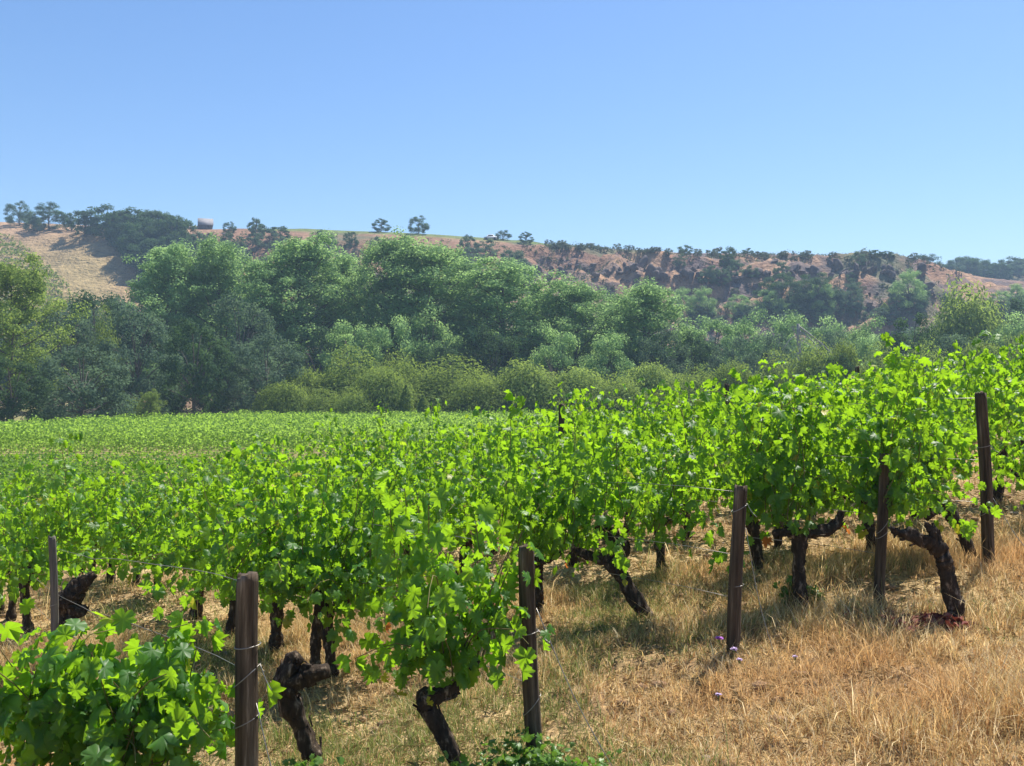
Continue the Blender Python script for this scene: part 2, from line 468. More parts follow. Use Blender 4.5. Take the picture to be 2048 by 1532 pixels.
def proto_poplar(seed, H=22.0, W=8.5, nl=40, per=78, leaf=0.24):
    rng = RS(seed)
    tr = []
    lean = rng.randn(2) * 0.4
    tp = smooth_path([(0, 0, 0), (lean[0] * .3, lean[1] * .3, H * .3), (lean[0], lean[1], H * .62), (lean[0] * 1.2, lean[1] * 1.2, H * .96)], 14)
    tr.append(tube(tp, [0.36, 0.27, 0.16, 0.03], 7))
    C, O, R = [], [], []
    for i in range(nl):
        f = 0.12 + 0.80 * (i / (nl - 1)) ** 0.9
        a = i * 2.399 + rng.rand() * 0.7
        prof = (0.50 + 0.50 * math.sin(min(1, f / 0.5) * math.pi / 2)) * (1 - 0.82 * max(0, (f - 0.45) / 0.55) ** 1.5)
        ln = W * 0.5 * prof * (0.78 + 0.4 * rng.rand())
        base = np.array([np.interp(f * H, tp[:, 2], tp[:, 0]), np.interp(f * H, tp[:, 2], tp[:, 1]), f * H])
        up = ln * (0.55 + 0.5 * rng.rand()) + 0.5
        d = np.array([math.cos(a), math.sin(a), 0])
        p = smooth_path([base, base + d * ln * .45 + [0, 0, up * .35], base + d * ln + [0, 0, up]], 7)
        tr.append(tube(p, [0.15 * (1.25 - f), 0.03], 5, cap=False))
        for q in (0.42, 0.62, 0.8, 0.93, 1.0):
            c = np.array([np.interp(q, np.linspace(0, 1, 7), p[:, k]) for k in range(3)])
            for _ in range(2):
                C.append(c + rng.randn(3) * 0.55); O.append(d + [0, 0, .4]); R.append(0.60 + 0.60 * rng.rand())
    for q in range(10):
        C.append(tp[-1] + rng.randn(3) * [0.7, 0.7, 0.9] - [0, 0, 0.4 + q * .12]); O.append([0, 0, 1.0]); R.append(0.8)
    C, O, R = np.array(C), np.array(O), np.array(R)
    P, Nn = clumps(C, R, per, rng, O, 1.0)
    V, F = leaf_quads(P, Nn, leaf * (0.7 + 0.6 * rng.rand(len(P))), 0.75, rng)
    return join(tr), (V, [F])

def proto_oak(seed, H=12.0, W=10.0, nl=50, per=260, leaf=0.25, low=0.12, shell=0.75):
    rng = RS(seed)
    tr = [tube(smooth_path([(0, 0, 0), (0.1, 0.05, H * .2), (0.0, 0.2, H * .55)], 8), [0.30, 0.22, 0.08], 7)]
    C, O, R = [], [], []
    for i in range(nl):
        u = rng.rand(); a = i * 2.399 + rng.rand() * .5
        z = low + (1 - low) * u
        # rounded crown profile
        rr = math.sqrt(max(0.02, 1 - ((z - 0.48) / 0.56) ** 2)) * W * 0.5
        rad = rr * (shell + (1 - shell) * rng.rand() - 0.12 * rng.rand())
        c = np.array([math.cos(a) * rad, math.sin(a) * rad, z * H * 0.93 + rng.randn() * 0.25])
        C.append(c); O.append([math.cos(a), math.sin(a), 1.2 * (z - 0.35)])
        R.append(W * (0.085 + 0.075 * rng.rand()))
        if i % 2 == 0:
            tr.append(tube(smooth_path([(0, 0.05, H * (.15 + .3 * u)), c * [0.5, 0.5, 1] + [0, 0, -0.12 * H * (1 - u)], c], 6), [0.09, 0.02], 4, cap=False))
    C, O, R = np.array(C), np.array(O), np.array(R)
    P, Nn = clumps(C, R, per, rng, O, 1.0)
    V, F = leaf_quads(P, Nn, leaf * (0.7 + 0.6 * rng.rand(len(P))), 0.8, rng)
    return join(tr), (V, [F])

def proto_willow(seed, H=6.0, W=7.5, n=15000, leaf=0.22):
    """a low dome of fine upright shoots"""
    rng = RS(seed)
    nl = 7
    la = rng.rand(nl) * 6.28; lr = rng.rand(nl) * W * 0.24; lR = W * (0.27 + 0.12 * rng.rand(nl)); lh = H * (0.62 + 0.38 * rng.rand(nl)) * (1 - 0.25 * lr / (W * .26))
    k = rng.randint(0, nl, n)
    d = unit(rng.randn(n, 3)); d[:, 2] = np.abs(d[:, 2])
    depth = 1 - 0.28 * rng.rand(n) ** 2.2
    c = np.stack([np.cos(la) * lr, np.sin(la) * lr, np.zeros(nl)], 1)[k]
    R = np.stack([lR[k], lR[k], lh[k]], 1)
    d[:, 2] = d[:, 2] ** 0.7
    P = c + d * R * depth[:, None]
    P[:, 2] = np.maximum(P[:, 2], 0.05 + 0.2 * rng.rand(n))
    lump = fbm(P[:, 0] * 1.1 + seed, P[:, 1] * 1.1 + P[:, 2] * 0.9, 3, 33) - 0.5
    P += d * (lump * 1.6)[:, None] * [1, 1, 0.7] + rng.randn(n, 3) * 0.13
    shoot = rng.rand(n) < 0.07
    P[shoot] += d[shoot] * (rng.rand(shoot.sum(), 1) * 0.5)
    tip = d * [0.6, 0.6, 0.3] + [0, 0, 0.9] + rng.randn(n, 3) * 0.25
    Nn = d + rng.randn(n, 3) * 0.35
    V, F = leaf_quads(P, Nn, leaf * (0.7 + 0.8 * rng.rand(n)), 0.42, rng, tip)
    tr = []
    for i in range(nl):
        e = np.array([math.cos(la[i]) * lr[i], math.sin(la[i]) * lr[i], lh[i] * 0.8])
        tr.append(tube(smooth_path([(0, 0, 0), e * [0.6, 0.6, 0.4], e], 6), [0.10, 0.03], 5, cap=False))
    return join(tr), (V, [F])

def proto_young(seed, H=5.0, W=1.7, n=2600, leaf=0.20):
    rng = RS(seed)
    z = rng.rand(n) ** 0.85
    r = W * .5 * (np.sin(np.clip(z * 1.02 + .04, 0, 1) * np.pi) ** 0.6) * (0.35 + 0.65 * rng.rand(n) ** .5)
    a = rng.rand(n) * 6.283
    P = np.stack([np.cos(a) * r, np.sin(a) * r, 0.25 + z * H * .97], 1) + rng.randn(n, 3) * 0.06
    Nn = np.stack([np.cos(a), np.sin(a), 0.4 + 0 * a], 1) + rng.randn(n, 3) * 0.5
    V, F = leaf_quads(P, Nn, leaf * (0.7 + 0.6 * rng.rand(n)), 0.75, rng)
    return tube(smooth_path([(0, 0, 0), (0.05, 0, H * .5), (0, 0, H)], 8), [0.06, 0.01], 5), (V, [F])

def make_meshes(kind, fn, seeds, mat, **kw):
    out = []
    for s in seeds:
        (tv, tf), (cv, cf) = fn(s, **kw)
        ext = (np.percentile(cv[:, 2], 99.3 if kind.startswith('willow') else 99.93), np.percentile(cv[:, 0], 99.0) - np.percentile(cv[:, 0], 1.0))
        out.append((mesh_np(kind + "_trunk", tv, tf, M['trunk'], True), mesh_np(kind + "_crown", cv, cf, mat), ext))
    return out

PR = {
    'poplar': make_meshes('poplar', proto_poplar, (1, 2, 3, 4), M['poplar']),
    'bright': make_meshes('bright', proto_poplar, (5, 6), M['bright'], H=18, W=11, nl=30),
    'dark': make_meshes('dark', proto_oak, (11, 12, 13), M['dark']),
    'grey': make_meshes('grey', proto_oak, (14, 15, 16), M['greygreen'], per=230),
    'oakb': make_meshes('oakb', proto_oak, (17, 18), M['poplar'], per=220),
    'willow': make_meshes('willow', proto_willow, (21, 22, 23), M['willow']),
    'willowg': make_meshes('willowg', proto_willow, (24, 25), M['bright'], leaf=0.24),
    'young': make_meshes('young', proto_young, (31, 32), M['bright']),
    'hill': make_meshes('hill', proto_oak, (41, 42, 43, 44), M['dark'], H=8.0, W=8.0, nl=38, per=120, leaf=0.34, low=0.05),
    'hillg': make_meshes('hillg', proto_oak, (45, 46), M['greygreen'], H=7.0, W=8.0, nl=34, per=110, leaf=0.34, low=0.03),
    'scrub': make_meshes('scrub', proto_oak, (47, 48, 49), M['scrub'], H=3.2, W=4.6, nl=20, per=42, leaf=0.34, low=0.02),
}
TREE_COUNT = [0]
def tree(kind, name, px, y, top_py, w_px, label, cat="tree", group=None, base=None, zs=None):
    """a tree standing y metres away whose crown top and width are given as the photo shows them"""
    i = TREE_COUNT[0]; TREE_COUNT[0] += 1
    tm, cm, (eh, ew) = PR[kind][i % len(PR[kind])]
    x = at(px, y)
    z0 = float(gh(x, y)) - 0.05 if base is None else base
    top = (766 - top_py) / FPX * y
    sz = (top - z0) / eh
    sxy = w_px / FPX * y / ew
    if kind in ('dark', 'grey', 'oakb'): sxy = max(sxy, sz / 1.3)
    if kind in ('poplar', 'bright'): sxy = max(sxy * 1.06, sz * 0.74)
    root = link(name, None, None, (x, y, z0), label, cat, group)
    root.empty_display_size = 0.2
    root.rotation_euler = (0, 0, (i * 2.1) % 6.28)
    root.scale = (sxy, sxy, sz)
    link("trunk", tm, root); link("crown", cm, root)
    return root

# valley trees, left to right: front edge of the wood first
T = tree
T('bright', 'pale_green_tree', 20, 80, 505, 200, "tall yellow-green tree cut by the left edge of the photo")
T('dark', 'dark_bushy_tree', 25, 73, 715, 150, "low dark bushy tree in the bottom left corner of the wood")
T('grey', 'dark_bushy_tree', 165, 78, 690, 185, "round dark blue-green tree at field edge beside the leftmost low tree")
T('grey', 'grey_green_tree', 125, 92, 615, 130, "grey-green tree standing next to the tall yellow-green edge tree")
T('dark', 'dark_oak_tree', 195, 112, 586, 170, "dark broad tree just below the bare slope on the left")
T('willow', 'olive_tree_crown', 205, 93, 628, 76, "small yellowish olive tree amid dark trees on the left")
T('grey', 'grey_green_tree', 272, 92, 612, 150, "grey-green leafy tree left of the darkest round tree")
T('dark', 'dark_oak_tree', 390, 88, 640, 140, "darkest round tree standing at the field edge above the pale strip")
T('grey', 'blue_grey_tree', 532, 92, 665, 150, "dull blue-grey rounded tree right of the darkest round tree")
T('grey', 'blue_grey_tree', 480, 104, 592, 120, "dark blue-grey tree behind the darkest round tree")
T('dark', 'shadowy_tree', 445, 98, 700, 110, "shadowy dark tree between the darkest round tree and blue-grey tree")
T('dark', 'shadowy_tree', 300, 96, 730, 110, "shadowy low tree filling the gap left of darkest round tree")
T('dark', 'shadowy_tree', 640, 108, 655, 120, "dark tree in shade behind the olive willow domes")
T('poplar', 'poplar_tree', 335, 116, 488, 160, "leftmost tall pale poplar of the poplar belt")
T('poplar', 'poplar_tree', 445, 118, 476, 165, "pale poplar second from left in the poplar belt")
T('poplar', 'poplar_tree', 525, 112, 510, 120, "slimmer pale poplar left of the broad tall poplar")
T('poplar', 'poplar_tree', 600, 116, 462, 190, "broad tall pale poplar below the ridge, third in the belt")
T('poplar', 'poplar_tree', 690, 122, 505, 130, "shorter pale poplar between the two tallest poplars")
T('poplar', 'poplar_tree', 765, 118, 458, 150, "tallest poplar, rising towards the small ridge tree")
T('poplar', 'poplar_tree', 855, 116, 476, 180, "broad dense poplar right of the tallest poplar")
T('poplar', 'poplar_tree', 930, 122, 505, 120, "narrow poplar tucked between two broad poplars")
T('poplar', 'poplar_tree', 1010, 116, 515, 185, "broad poplar with forked limbs showing, right of centre")
T('poplar', 'poplar_tree', 1160, 114, 550, 165, "pale shorter poplar second from the right end of belt")
T('poplar', 'poplar_tree', 1285, 112, 560, 165, "rightmost pale poplar ending the poplar belt")
T('poplar', 'poplar_tree', 1225, 120, 590, 100, "low poplar between the last two poplars of the belt")
T('poplar', 'poplar_tree', 1085, 120, 575, 110, "low poplar filling the gap right of the forked poplar")
T('oakb', 'pale_understory_tree', 780, 105, 628, 100, "pale rounded understory tree below the tallest poplar")
T('oakb', 'pale_understory_tree', 700, 105, 640, 80, "pale small understory tree above the leftmost willow dome")
T('oakb', 'pale_understory_tree', 860, 108, 610, 110, "leafy understory tree under the broad dense poplar")
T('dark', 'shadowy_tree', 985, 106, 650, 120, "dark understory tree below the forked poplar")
T('oakb', 'pale_understory_tree', 1110, 104, 640, 120, "pale understory tree right of the forked poplar")
T('oakb', 'pale_understory_tree', 1215, 103, 660, 120, "pale understory tree below the last poplars")
T('grey', 'grey_green_tree', 1320, 104, 655, 100, "grey-green understory tree below the rightmost poplar")
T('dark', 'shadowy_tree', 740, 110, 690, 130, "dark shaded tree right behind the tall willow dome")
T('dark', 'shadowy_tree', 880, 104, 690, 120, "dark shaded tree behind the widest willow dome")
# willow domes along the field edge
T('willow', 'willow_shrub', 698, 94, 704, 185, "large olive willow dome, left one of the pair above the field", "shrub")
T('willow', 'willow_shrub', 790, 97, 714, 120, "small rounded willow dome between the two large ones", "shrub")
T('willow', 'willow_shrub', 775, 90, 742, 140, "mid-sized willow dome in front of the smallest dome", "shrub")
T('willow', 'willow_shrub', 905, 93, 722, 225, "widest willow dome in the middle of the field edge", "shrub")
T('willow', 'willow_shrub', 950, 88, 752, 140, "bright low willow dome before the right flank of the widest dome", "shrub")
T('willow', 'willow_shrub', 580, 88, 768, 125, "low round shrub at the field edge under the blue-grey tree", "shrub")
T('willow', 'willow_shrub', 645, 87, 784, 110, "flat low shrub left of the mid-sized willow dome", "shrub")
T('willow', 'willow_shrub', 703, 86, 782, 90, "tiny round shrub before the large olive willow dome", "shrub")
T('willowg', 'grey_willow_shrub', 1055, 90, 730, 170, "grey-green willow bush right of the bright low dome", "shrub")
T('willowg', 'grey_willow_shrub', 1145, 91, 742, 170, "grey-green willow bush between two other grey willow bushes", "shrub")
T('willow', 'willow_shrub', 1220, 88, 756, 160, "low olive willow bush below the shorter right poplars", "shrub")
T('willowg', 'grey_willow_shrub', 1300, 95, 733, 160, "grey-green willow bush below the rightmost poplar", "shrub")
T('willow', 'willow_shrub', 1360, 88, 758, 150, "low olive bush just above the sloping vine canopy", "shrub")
T('willow', 'willow_shrub', 840, 96, 738, 130, "willow bush filling the gap between mid-sized and widest domes", "shrub")
T('willow', 'willow_shrub', 615, 95, 742, 110, "willow bush behind the two low shrubs at field edge", "shrub")
T('willow', 'willow_shrub', 1000, 92, 760, 120, "willow bush between the bright low dome and grey bush", "shrub")
T('young', 'young_poplar', 812, 86, 768, 28, "slim young poplar before the mid-sized willow dome", "young tree")
T('young', 'young_poplar', 846, 85, 788, 26, "smaller slim young poplar left of the widest dome", "young tree")
T('young', 'young_poplar', 873, 84, 800, 22, "smallest slim young poplar before the widest dome", "young tree")
T('bright', 'sunlit_bush', 300, 82, 778, 44, "small sunlit bush in the shade below the grey-green tree", "shrub")
T('willow', 'sunlit_bush', 268, 83, 800, 40, "tiny pale bush at the dark wood's foot on the left", "shrub")
# right-hand part of the valley wood
RIGHT = [
    ('dark', 1385, 112, 660, 90, "dark bushy tree immediately right of the last poplar"),
    ('oakb', 1425, 122, 632, 110, "mid-green tree behind the dark bush right of the last poplar"),
    ('oakb', 1500, 126, 618, 110, "mid-green tree below the shadowed gully of the hill"),
    ('grey', 1460, 112, 672, 100, "grey-green tree in the middle of the right-hand wood"),
    ('grey', 1545, 112, 668, 90, "silvery grey-green tree left of the bare dead tree"),
    ('oakb', 1570, 132, 622, 100, "rounded tree under the two dark hillside oaks"),
    ('oakb', 1650, 135, 630, 120, "rounded green tree right behind the bare dead tree"),
    ('grey', 1660, 116, 662, 110, "grey-green tree right of the bare dead tree"),
    ('oakb', 1735, 130, 632, 100, "green tree below the lone dark cypress-like bush"),
    ('oakb', 1745, 112, 668, 90, "pale green tree left of the big dark round tree"),
    ('dark', 1822, 104, 628, 130, "big dark round tree above the right-hand vine canopy"),
    ('willowg', 1930, 125, 584, 200, "large pale domed willow tree at the far right"),
    ('oakb', 2030, 118, 622, 120, "green tree cut by the right edge below the far hill"),
    ('dark', 2010, 140, 598, 90, "darker tree behind the tree at right edge"),
    ('grey', 1915, 98, 668, 120, "grey-green shrubby tree before the large domed willow"),
    ('grey', 1870, 130, 640, 90, "dull tree between the dark round tree and the domed willow"),
]
for k, px, y, tp, w, lb in RIGHT:
    T(k, {'dark': 'dark_oak_tree', 'grey': 'grey_green_tree', 'oakb': 'green_tree', 'willowg': 'domed_willow_tree'}[k], px, y, tp, w, lb)
for j, (px, y, tp, w, lb) in enumerate([
    (1395, 90, 742, 110, "leftmost olive hedge shrub behind the rising vine canopy"),
    (1470, 90, 730, 120, "second olive hedge shrub from the left above the vine canopy"),
    (1550, 92, 712, 120, "olive hedge shrub below the bare dead tree"),
    (1625, 92, 692, 120, "tallest bright olive hedge shrub in the middle of the hedge"),
    (1690, 90, 690, 80, "bright olive hedge shrub with a dark hollow beside it"),
    (1760, 94, 698, 110, "olive hedge shrub left of the big dark round tree"),
    (1850, 92, 700, 120, "olive hedge shrub before the big dark round tree"),
    (1960, 94, 690, 130, "olive hedge shrub before the large domed willow"),
    (2050, 92, 680, 110, "last olive hedge shrub at the right edge")]):
    T('willow', 'hedge_shrub', px, y, tp, w, lb, "shrub", "olive hedge shrubs along the valley")
T('dark', 'dark_bush', 1672, 88, 708, 44, "small dark bush in front of the bright hedge shrubs", "shrub")

# more trees that fill the depth of the wood behind the front ones
rng = RS(77)
for i in range(44):
    px = -80 + i * 50 + rng.rand() * 30
    y = 128 + rng.rand() * 22
    tp = np.interp(px, [0, 200, 300, 1300, 1360, 1700, 2048], [610, 600, 540, 600, 655, 660, 640]) + rng.rand() * 40
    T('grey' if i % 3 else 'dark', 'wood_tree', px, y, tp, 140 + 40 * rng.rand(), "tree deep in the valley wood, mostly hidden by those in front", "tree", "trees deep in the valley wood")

# bare dead tree
rng = RS(5)
y = 108.0; x = at(1597, y); z0 = float(gh(x, y))
hgt = (766 - 648) / FPX * y - z0
root = link('dead_tree', None, None, (x, y, z0), "bare pale dead tree with fallen-out limbs in the right-hand wood", "tree")
link('trunk', mesh_np("dead_trunk", *tube(smooth_path([(0, 0, 0), (0.1, 0, hgt * .5), (-0.05, 0, hgt)], 10), [0.34, 0.28, 0.16], 8, 0.05, rng), M['dead'], True), root)
for a, b, r in (((0, 0, hgt * .98), (5.4, -.6, hgt * .52), .10), ((0, 0, hgt * .93), (2.6, -.9, hgt * .68), .08), ((0.05, 0, hgt * .9), (-2.0, -.4, hgt * .72), .07), ((0.1, 0, hgt * .97), (1.2, -.3, hgt * .25), .06), ((0, 0, hgt * .85), (3.6, .5, hgt * .6), .06)):
    a, b = np.array(a), np.array(b)
    link('limb', mesh_np("dead_limb", *tube(smooth_path([a, (a + b) / 2 + [0, 0, .35], b], 8), [r, r * .4], 5, .1, rng), M['dead'], True), root)

# ------------------------------------------------------------------ hill: trees, scrub, rocks, hut
def on_hill(px, py, lo=FOOT_Y + 4, hi=RIDGE_Y + 3):
    """first place on the slope that lies on the line of sight through a column and a height"""
    ys = np.arange(lo, hi, 0.5)
    xs = at(px, ys)
    q = 766 - hz(xs, ys) / ys * FPX
    k = np.where(q <= py)[0]
    yy = ys[k[0]] if len(k) else ys[int(np.argmin(q))]
    xx = at(px, yy)
    return float(xx), float(yy), float(hz(xx, yy))

def hill_tree(kind, name, px, base_py, top_py, w_px, label, cat="tree", group=None):
    x, y, z = on_hill(px, base_py)
    base_true = 766 - z / y * FPX
    return tree(kind, name, px, y, base_true - (base_py - top_py), w_px, label, cat, group, base=z - 0.2)

HT = hill_tree
HT('dark', 'ridge_tree', 38, 452, 402, 50, "dark ridge tree nearest the left edge, standing against the sky")
HT('dark', 'ridge_tree', 98, 462, 406, 66, "broad dark ridge tree second from the left against the sky")
HT('hillg', 'ridge_tree', 68, 462, 425, 40, "small grey bush tree between the two leftmost ridge trees")
HT('hillg', 'ridge_tree', 143, 462, 425, 34, "grey ridge bush right of the broad dark ridge tree")
HT('hill', 'ridge_tree', 215, 470, 412, 90, "highest dark crown of the hilltop copse on the left")
HT('hill', 'ridge_tree', 170, 470, 422, 70, "left end tree of the dark hilltop copse")
HT('hill', 'ridge_tree', 265, 475, 418, 80, "middle tree of the dark hilltop copse")
HT('hill', 'ridge_tree', 312, 480, 428, 70, "right end tree of the dark hilltop copse")
HT('hill', 'ridge_tree', 352, 460, 429, 30, "small leaning ridge tree left of the stone hut")
HT('dark', 'ridge_tree', 459, 466, 443, 26, "round dark bush tree right of the stone hut")
HT('hill', 'ridge_tree', 516, 470, 446, 26, "sparse dark ridge tree two places right of the hut")
HT('hill', 'ridge_tree', 560, 480, 452, 40, "dark scrubby tree at the brow above the pale poplars")
HT('hill', 'ridge_tree', 648, 500, 460, 50, "dark tree beside the bare earth gap at the brow")
HT('hill', 'ridge_tree', 702, 500, 466, 30, "dark bush right of the bare earth gap at brow")
HT('dark', 'ridge_tree', 762, 462, 436, 34, "small ridge tree left of the lone round ridge tree")
HT('dark', 'lone_ridge_tree', 837, 468, 431, 40, "lone round dark tree standing on the skyline left of centre")
HT('dark', 'ridge_tree', 1006, 480, 461, 34, "dark skyline tree, left one of the pair near centre")
HT('dark', 'ridge_tree', 1052, 487, 464, 28, "dark skyline tree, right one of the pair near centre")
HT('hillg', 'ridge_tree', 972, 510, 478, 44, "grey-green bush tree below the green plateau near centre")
HT('hill', 'ridge_tree', 1455, 540, 496, 34, "tall dark bushy tree at the brow above the rocks")
HT('hill', 'ridge_tree', 1370, 508, 489, 30, "spreading dark ridge tree left of the tall brow tree")
HT('hill', 'ridge_tree', 1495, 512, 498, 22, "thin ridge tree right of the tall brow tree")
HT('hillg', 'ridge_tree', 1716, 530, 502, 30, "grey tree on the brown spur's ridge")
HT('hill', 'ridge_tree', 1752, 516, 503, 24, "dark ridge tree right of the grey spur tree")
HT('hill', 'ridge_tree', 1775, 516, 504, 24, "last dark ridge tree before the spur falls away")
HT('young', 'cypress_bush', 1769, 640, 608, 20, "lone dark pointed bush at the foot of the brown slope", "shrub")
HT('dark', 'gully_oak', 1560, 640, 552, 90, "large shadowed oak in the hill gully, left of two")
HT('dark', 'gully_oak', 1630, 620, 545, 90, "large oak in the hill gully, right of two")

rng = RS(91)
def scatter(n, px0, px1, pyf0, pyf1, kinds, name, label, group, smin, smax, cat="shrub", noise=None):
    k = 0; tries = 0
    while k < n and tries < n * 20:
        tries += 1
        px = px0 + rng.rand() * (px1 - px0)
        f = (px - px0) / (px1 - px0)
        a, b = np.interp(f, [0, 1], pyf0), np.interp(f, [0, 1], pyf1)
        py = a + rng.rand() * (b - a)
        if name == 'copse_tree' and px < 215 + (py - 465) * 0.85: continue
        x, y, z = on_hill(px, py)
        if noise and fbm(x * 0.03, y * 0.03, 3, 61) < noise:
            continue
        s = smin + rng.rand() * (smax - smin)
        kd = kinds[rng.randint(len(kinds))]
        tm, cm, (eh, ew) = PR[kd][rng.randint(len(PR[kd]))]
        r = link(name, None, None, (x, y, z - 0.15), label, cat, group)
        r.rotation_euler = (0, 0, rng.rand() * 6.28)
        r.scale = (s, s, s * (0.75 + 0.4 * rng.rand()))
        r.empty_display_size = 0.2
        link("trunk", tm, r); link("crown", cm, r)
        k += 1

scatter(74, 158, 362, (468, 490), (505, 640), ['hill', 'hill', 'hillg'], 'copse_tree', "tree of the dark wood covering the slope below the hilltop copse", "trees of the left hill wood", 0.7, 1.2, "tree")
scatter(36, 350, 470, (500, 510), (560, 600), ['hill', 'hillg'], 'copse_tree', "tree of the dark wood on the slope below the stone hut", "trees below the stone hut", 0.6, 1.0, "tree")
scatter(26, 470, 1080, (470, 520), (520, 600), ['hillg', 'scrub', 'scrub'], 'hill_scrub', "low scrub bush at the hill brow behind the poplar belt", "scrub at the brow behind the poplars", 0.6, 1.1)
scatter(40, 1080, 1440, (490, 508), (498, 520), ['scrub'], 'brow_scrub', "scrub bush in the dark band along the hill brow right of centre", "scrub along the brow right of centre", 0.35, 0.7)
scatter(30, 1440, 1860, (512, 516), (514, 530), ['scrub'], 'ridge_scrub', "low scrub bush on the ridge of the brown spur", "scrub on the spur ridge", 0.25, 0.6)
scatter(16, 1480, 1720, (592, 592), (625, 640), ['hillg', 'scrub', 'scrub', 'hillg'], 'slope_scrub', "dark bush on the rocky slope above the right-hand wood", "bushes on the rocky slope", 0.4, 0.85, noise=0.42)
scatter(28, 1180, 1880, (520, 540), (600, 620), ['scrub', 'hillg'], 'outcrop_scrub', "small bush between the rock outcrops of the hill", "bushes among the outcrops", 0.25, 0.6, noise=0.5)
scatter(40, 1330, 2060, (632, 605), (660, 655), ['hillg', 'oakb', 'hillg'], 'foot_scrub', "bush along the foot of the hill behind the right-hand wood", "bushes along the hill foot", 0.45, 0.8)
# scrub on the far spur
for i in range(95):
    x = 138 + rng.rand() * 112; y = 343 + rng.rand() ** .6 * 68
    tm, cm, e = PR['hillg' if i % 2 else 'hill'][i % 2]
    r = link('far_scrub', None, None, (x, y, float(fz(x, y)) - .3), "bush on the hazy far hill at the right edge", "shrub", "bushes on the far hill")
    s = 0.6 + 0.6 * rng.rand(); r.scale = (s * 1.3, s * 1.3, s); r.rotation_euler = (0, 0, rng.rand() * 6)
    link("trunk", tm, r); link("crown", cm, r)

# rock outcrops
def proto_rock(seed, cuts=22):
    r = RS(seed)
    import bmesh
    bm = bmesh.new()
    bmesh.ops.create_icosphere(bm, subdivisions=3, radius=1.0)
    v = np.array([p.co[:] for p in bm.verts])
    f = np.array([[q.index for q in p.verts] for p in bm.faces])
    bm.free()
    v = v * (1 + 0.25 * (r.rand(3) - .5))
    for _ in range(cuts):
        n = unit(r.randn(3)); d = 0.30 + 0.45 * r.rand()
        s = v @ n - d
        v = v - np.where(s > 0, s, 0)[:, None] * n
    v += r.randn(*v.shape) * 0.018
    return mesh_np("rock", v, [f], M['rock'])
ROCKS = [proto_rock(s) for s in range(60, 66)]
rng = RS(92)
for (n, a, b, c, d, s0, s1) in ((60, 1040, 1270, 510, 575, 0.5, 2.1), (75, 1270, 1520, 520, 590, 0.5, 2.4), (70, 1500, 1860, 518, 575, 0.5, 2.2), (30, 1640, 1880, 560, 630, 0.4, 1.4), (14, 380, 480, 462, 485, 0.3, 1.0), (12, 640, 720, 470, 510, 0.3, 1.0)):
    for i in range(n):
        px, py = a + rng.rand() * (b - a), c + rng.rand() * (d - c)
        if n > 6 and i % 3:                                   # rocks gather in bands
            py = c + (d - c) * (0.25 + 0.5 * fbm(px * 0.02, a * 1.0, 2, 3)) + rng.randn() * 5
        x, y, z = on_hill(px, py)
        s = s0 + rng.rand() ** 1.6 * (s1 - s0)
        r = link('rock_outcrop', ROCKS[rng.randint(6)], None, (x, y, z + s * 0.05), "grey-brown rock outcrop jutting from the dry hillside", "rock", "rock outcrops on the hillside")
        r.scale = (s * (0.9 + rng.rand() * .9), s, s * (0.7 + 0.9 * rng.rand()))
        r.rotation_euler = (rng.randn() * .5, rng.randn() * .5, rng.rand() * 6.28)

# heath and bramble too small to tell apart, speckled over the whole slope
rng = RS(93)
n = 5200
u = (360 + rng.rand(n) * 1560 - 1024) / FPX
y = 170 + rng.rand(n) * 128
x = u * y
keep = rng.rand(n) < sm(0.40, 0.58, fbm(x * 0.05, y * 0.08, 4, 95)) * (0.25 + 0.75 * sm(1000, 1150, 1024 + u * FPX)) + 0.03
keep &= ~((1024 + u * FPX < 1120) & (y > 268))
x, y = x[keep], y[keep]
k = np.repeat(np.arange(len(x)), 22)
sz = (0.35 + 0.75 * rng.rand(len(x)) ** 2)[k]
dd = rng.randn(len(k), 3) * 0.5
px_, py_ = x[k] + dd[:, 0] * sz * 1.3, y[k] + dd[:, 1] * sz
P = np.stack([px_, py_, hz(px_, py_) + np.abs(dd[:, 2]) * sz], 1)
V, F = leaf_quads(P, rng.randn(len(k), 3) + [0, -.3, .7], 0.34 * (0.6 + .8 * rng.rand(len(k))), 0.8, rng)
link("heath_scrub", mesh_np("heath_scrub", V, [F], M['scrub']), kind="stuff", label="low heath and bramble speckling the dry hillside", cat="scrub")

# stone hut on the ridge (gable end to the left, roof slope facing us)
x, y, z = on_hill(411, 459)
root = link('stone_hut', None, None, (x, y, z + 0.1), "small gabled stone hut with pale roof on the ridge", "hut")
root.rotation_euler = (0, 0, math.radians(20))
root.scale = (0.85, 0.85, 0.74)
w2, d2, hw, hr = 2.4, 1.8, 1.7, 2.6
V = np.array([(-w2, -d2, 0), (w2, -d2, 0), (w2, d2, 0), (-w2, d2, 0), (-w2, -d2, hw), (w2, -d2, hw), (w2, d2, hw), (-w2, d2, hw), (-w2, 0, hw + hr), (w2, 0, hw + hr)])
link('wall', mesh_np("hut_wall", V, [np.array([(0, 1, 5, 4), (1, 2, 6, 5), (2, 3, 7, 6), (3, 0, 4, 7)]), np.array([(4, 8, 7), (5, 6, 9)])], M['hutwall']), root)
for s in (-1, 1):
    e = 0.3
    a = np.array([(-w2 - e, s * (d2 + e), hw - .35), (w2 + e, s * (d2 + e), hw - .35), (w2 + e, 0, hw + hr + .05), (-w2 - e, 0, hw + hr + .05)])
    V = np.vstack([a, a + [0, s * .03, .14]])
    link('roof_slope', mesh_np("hut_roof", V, [np.array([(0, 1, 2, 3), (7, 6, 5, 4), (0, 4, 5, 1), (1, 5, 6, 2), (2, 6, 7, 3), (3, 7, 4, 0)])], M['hutroof']), root)
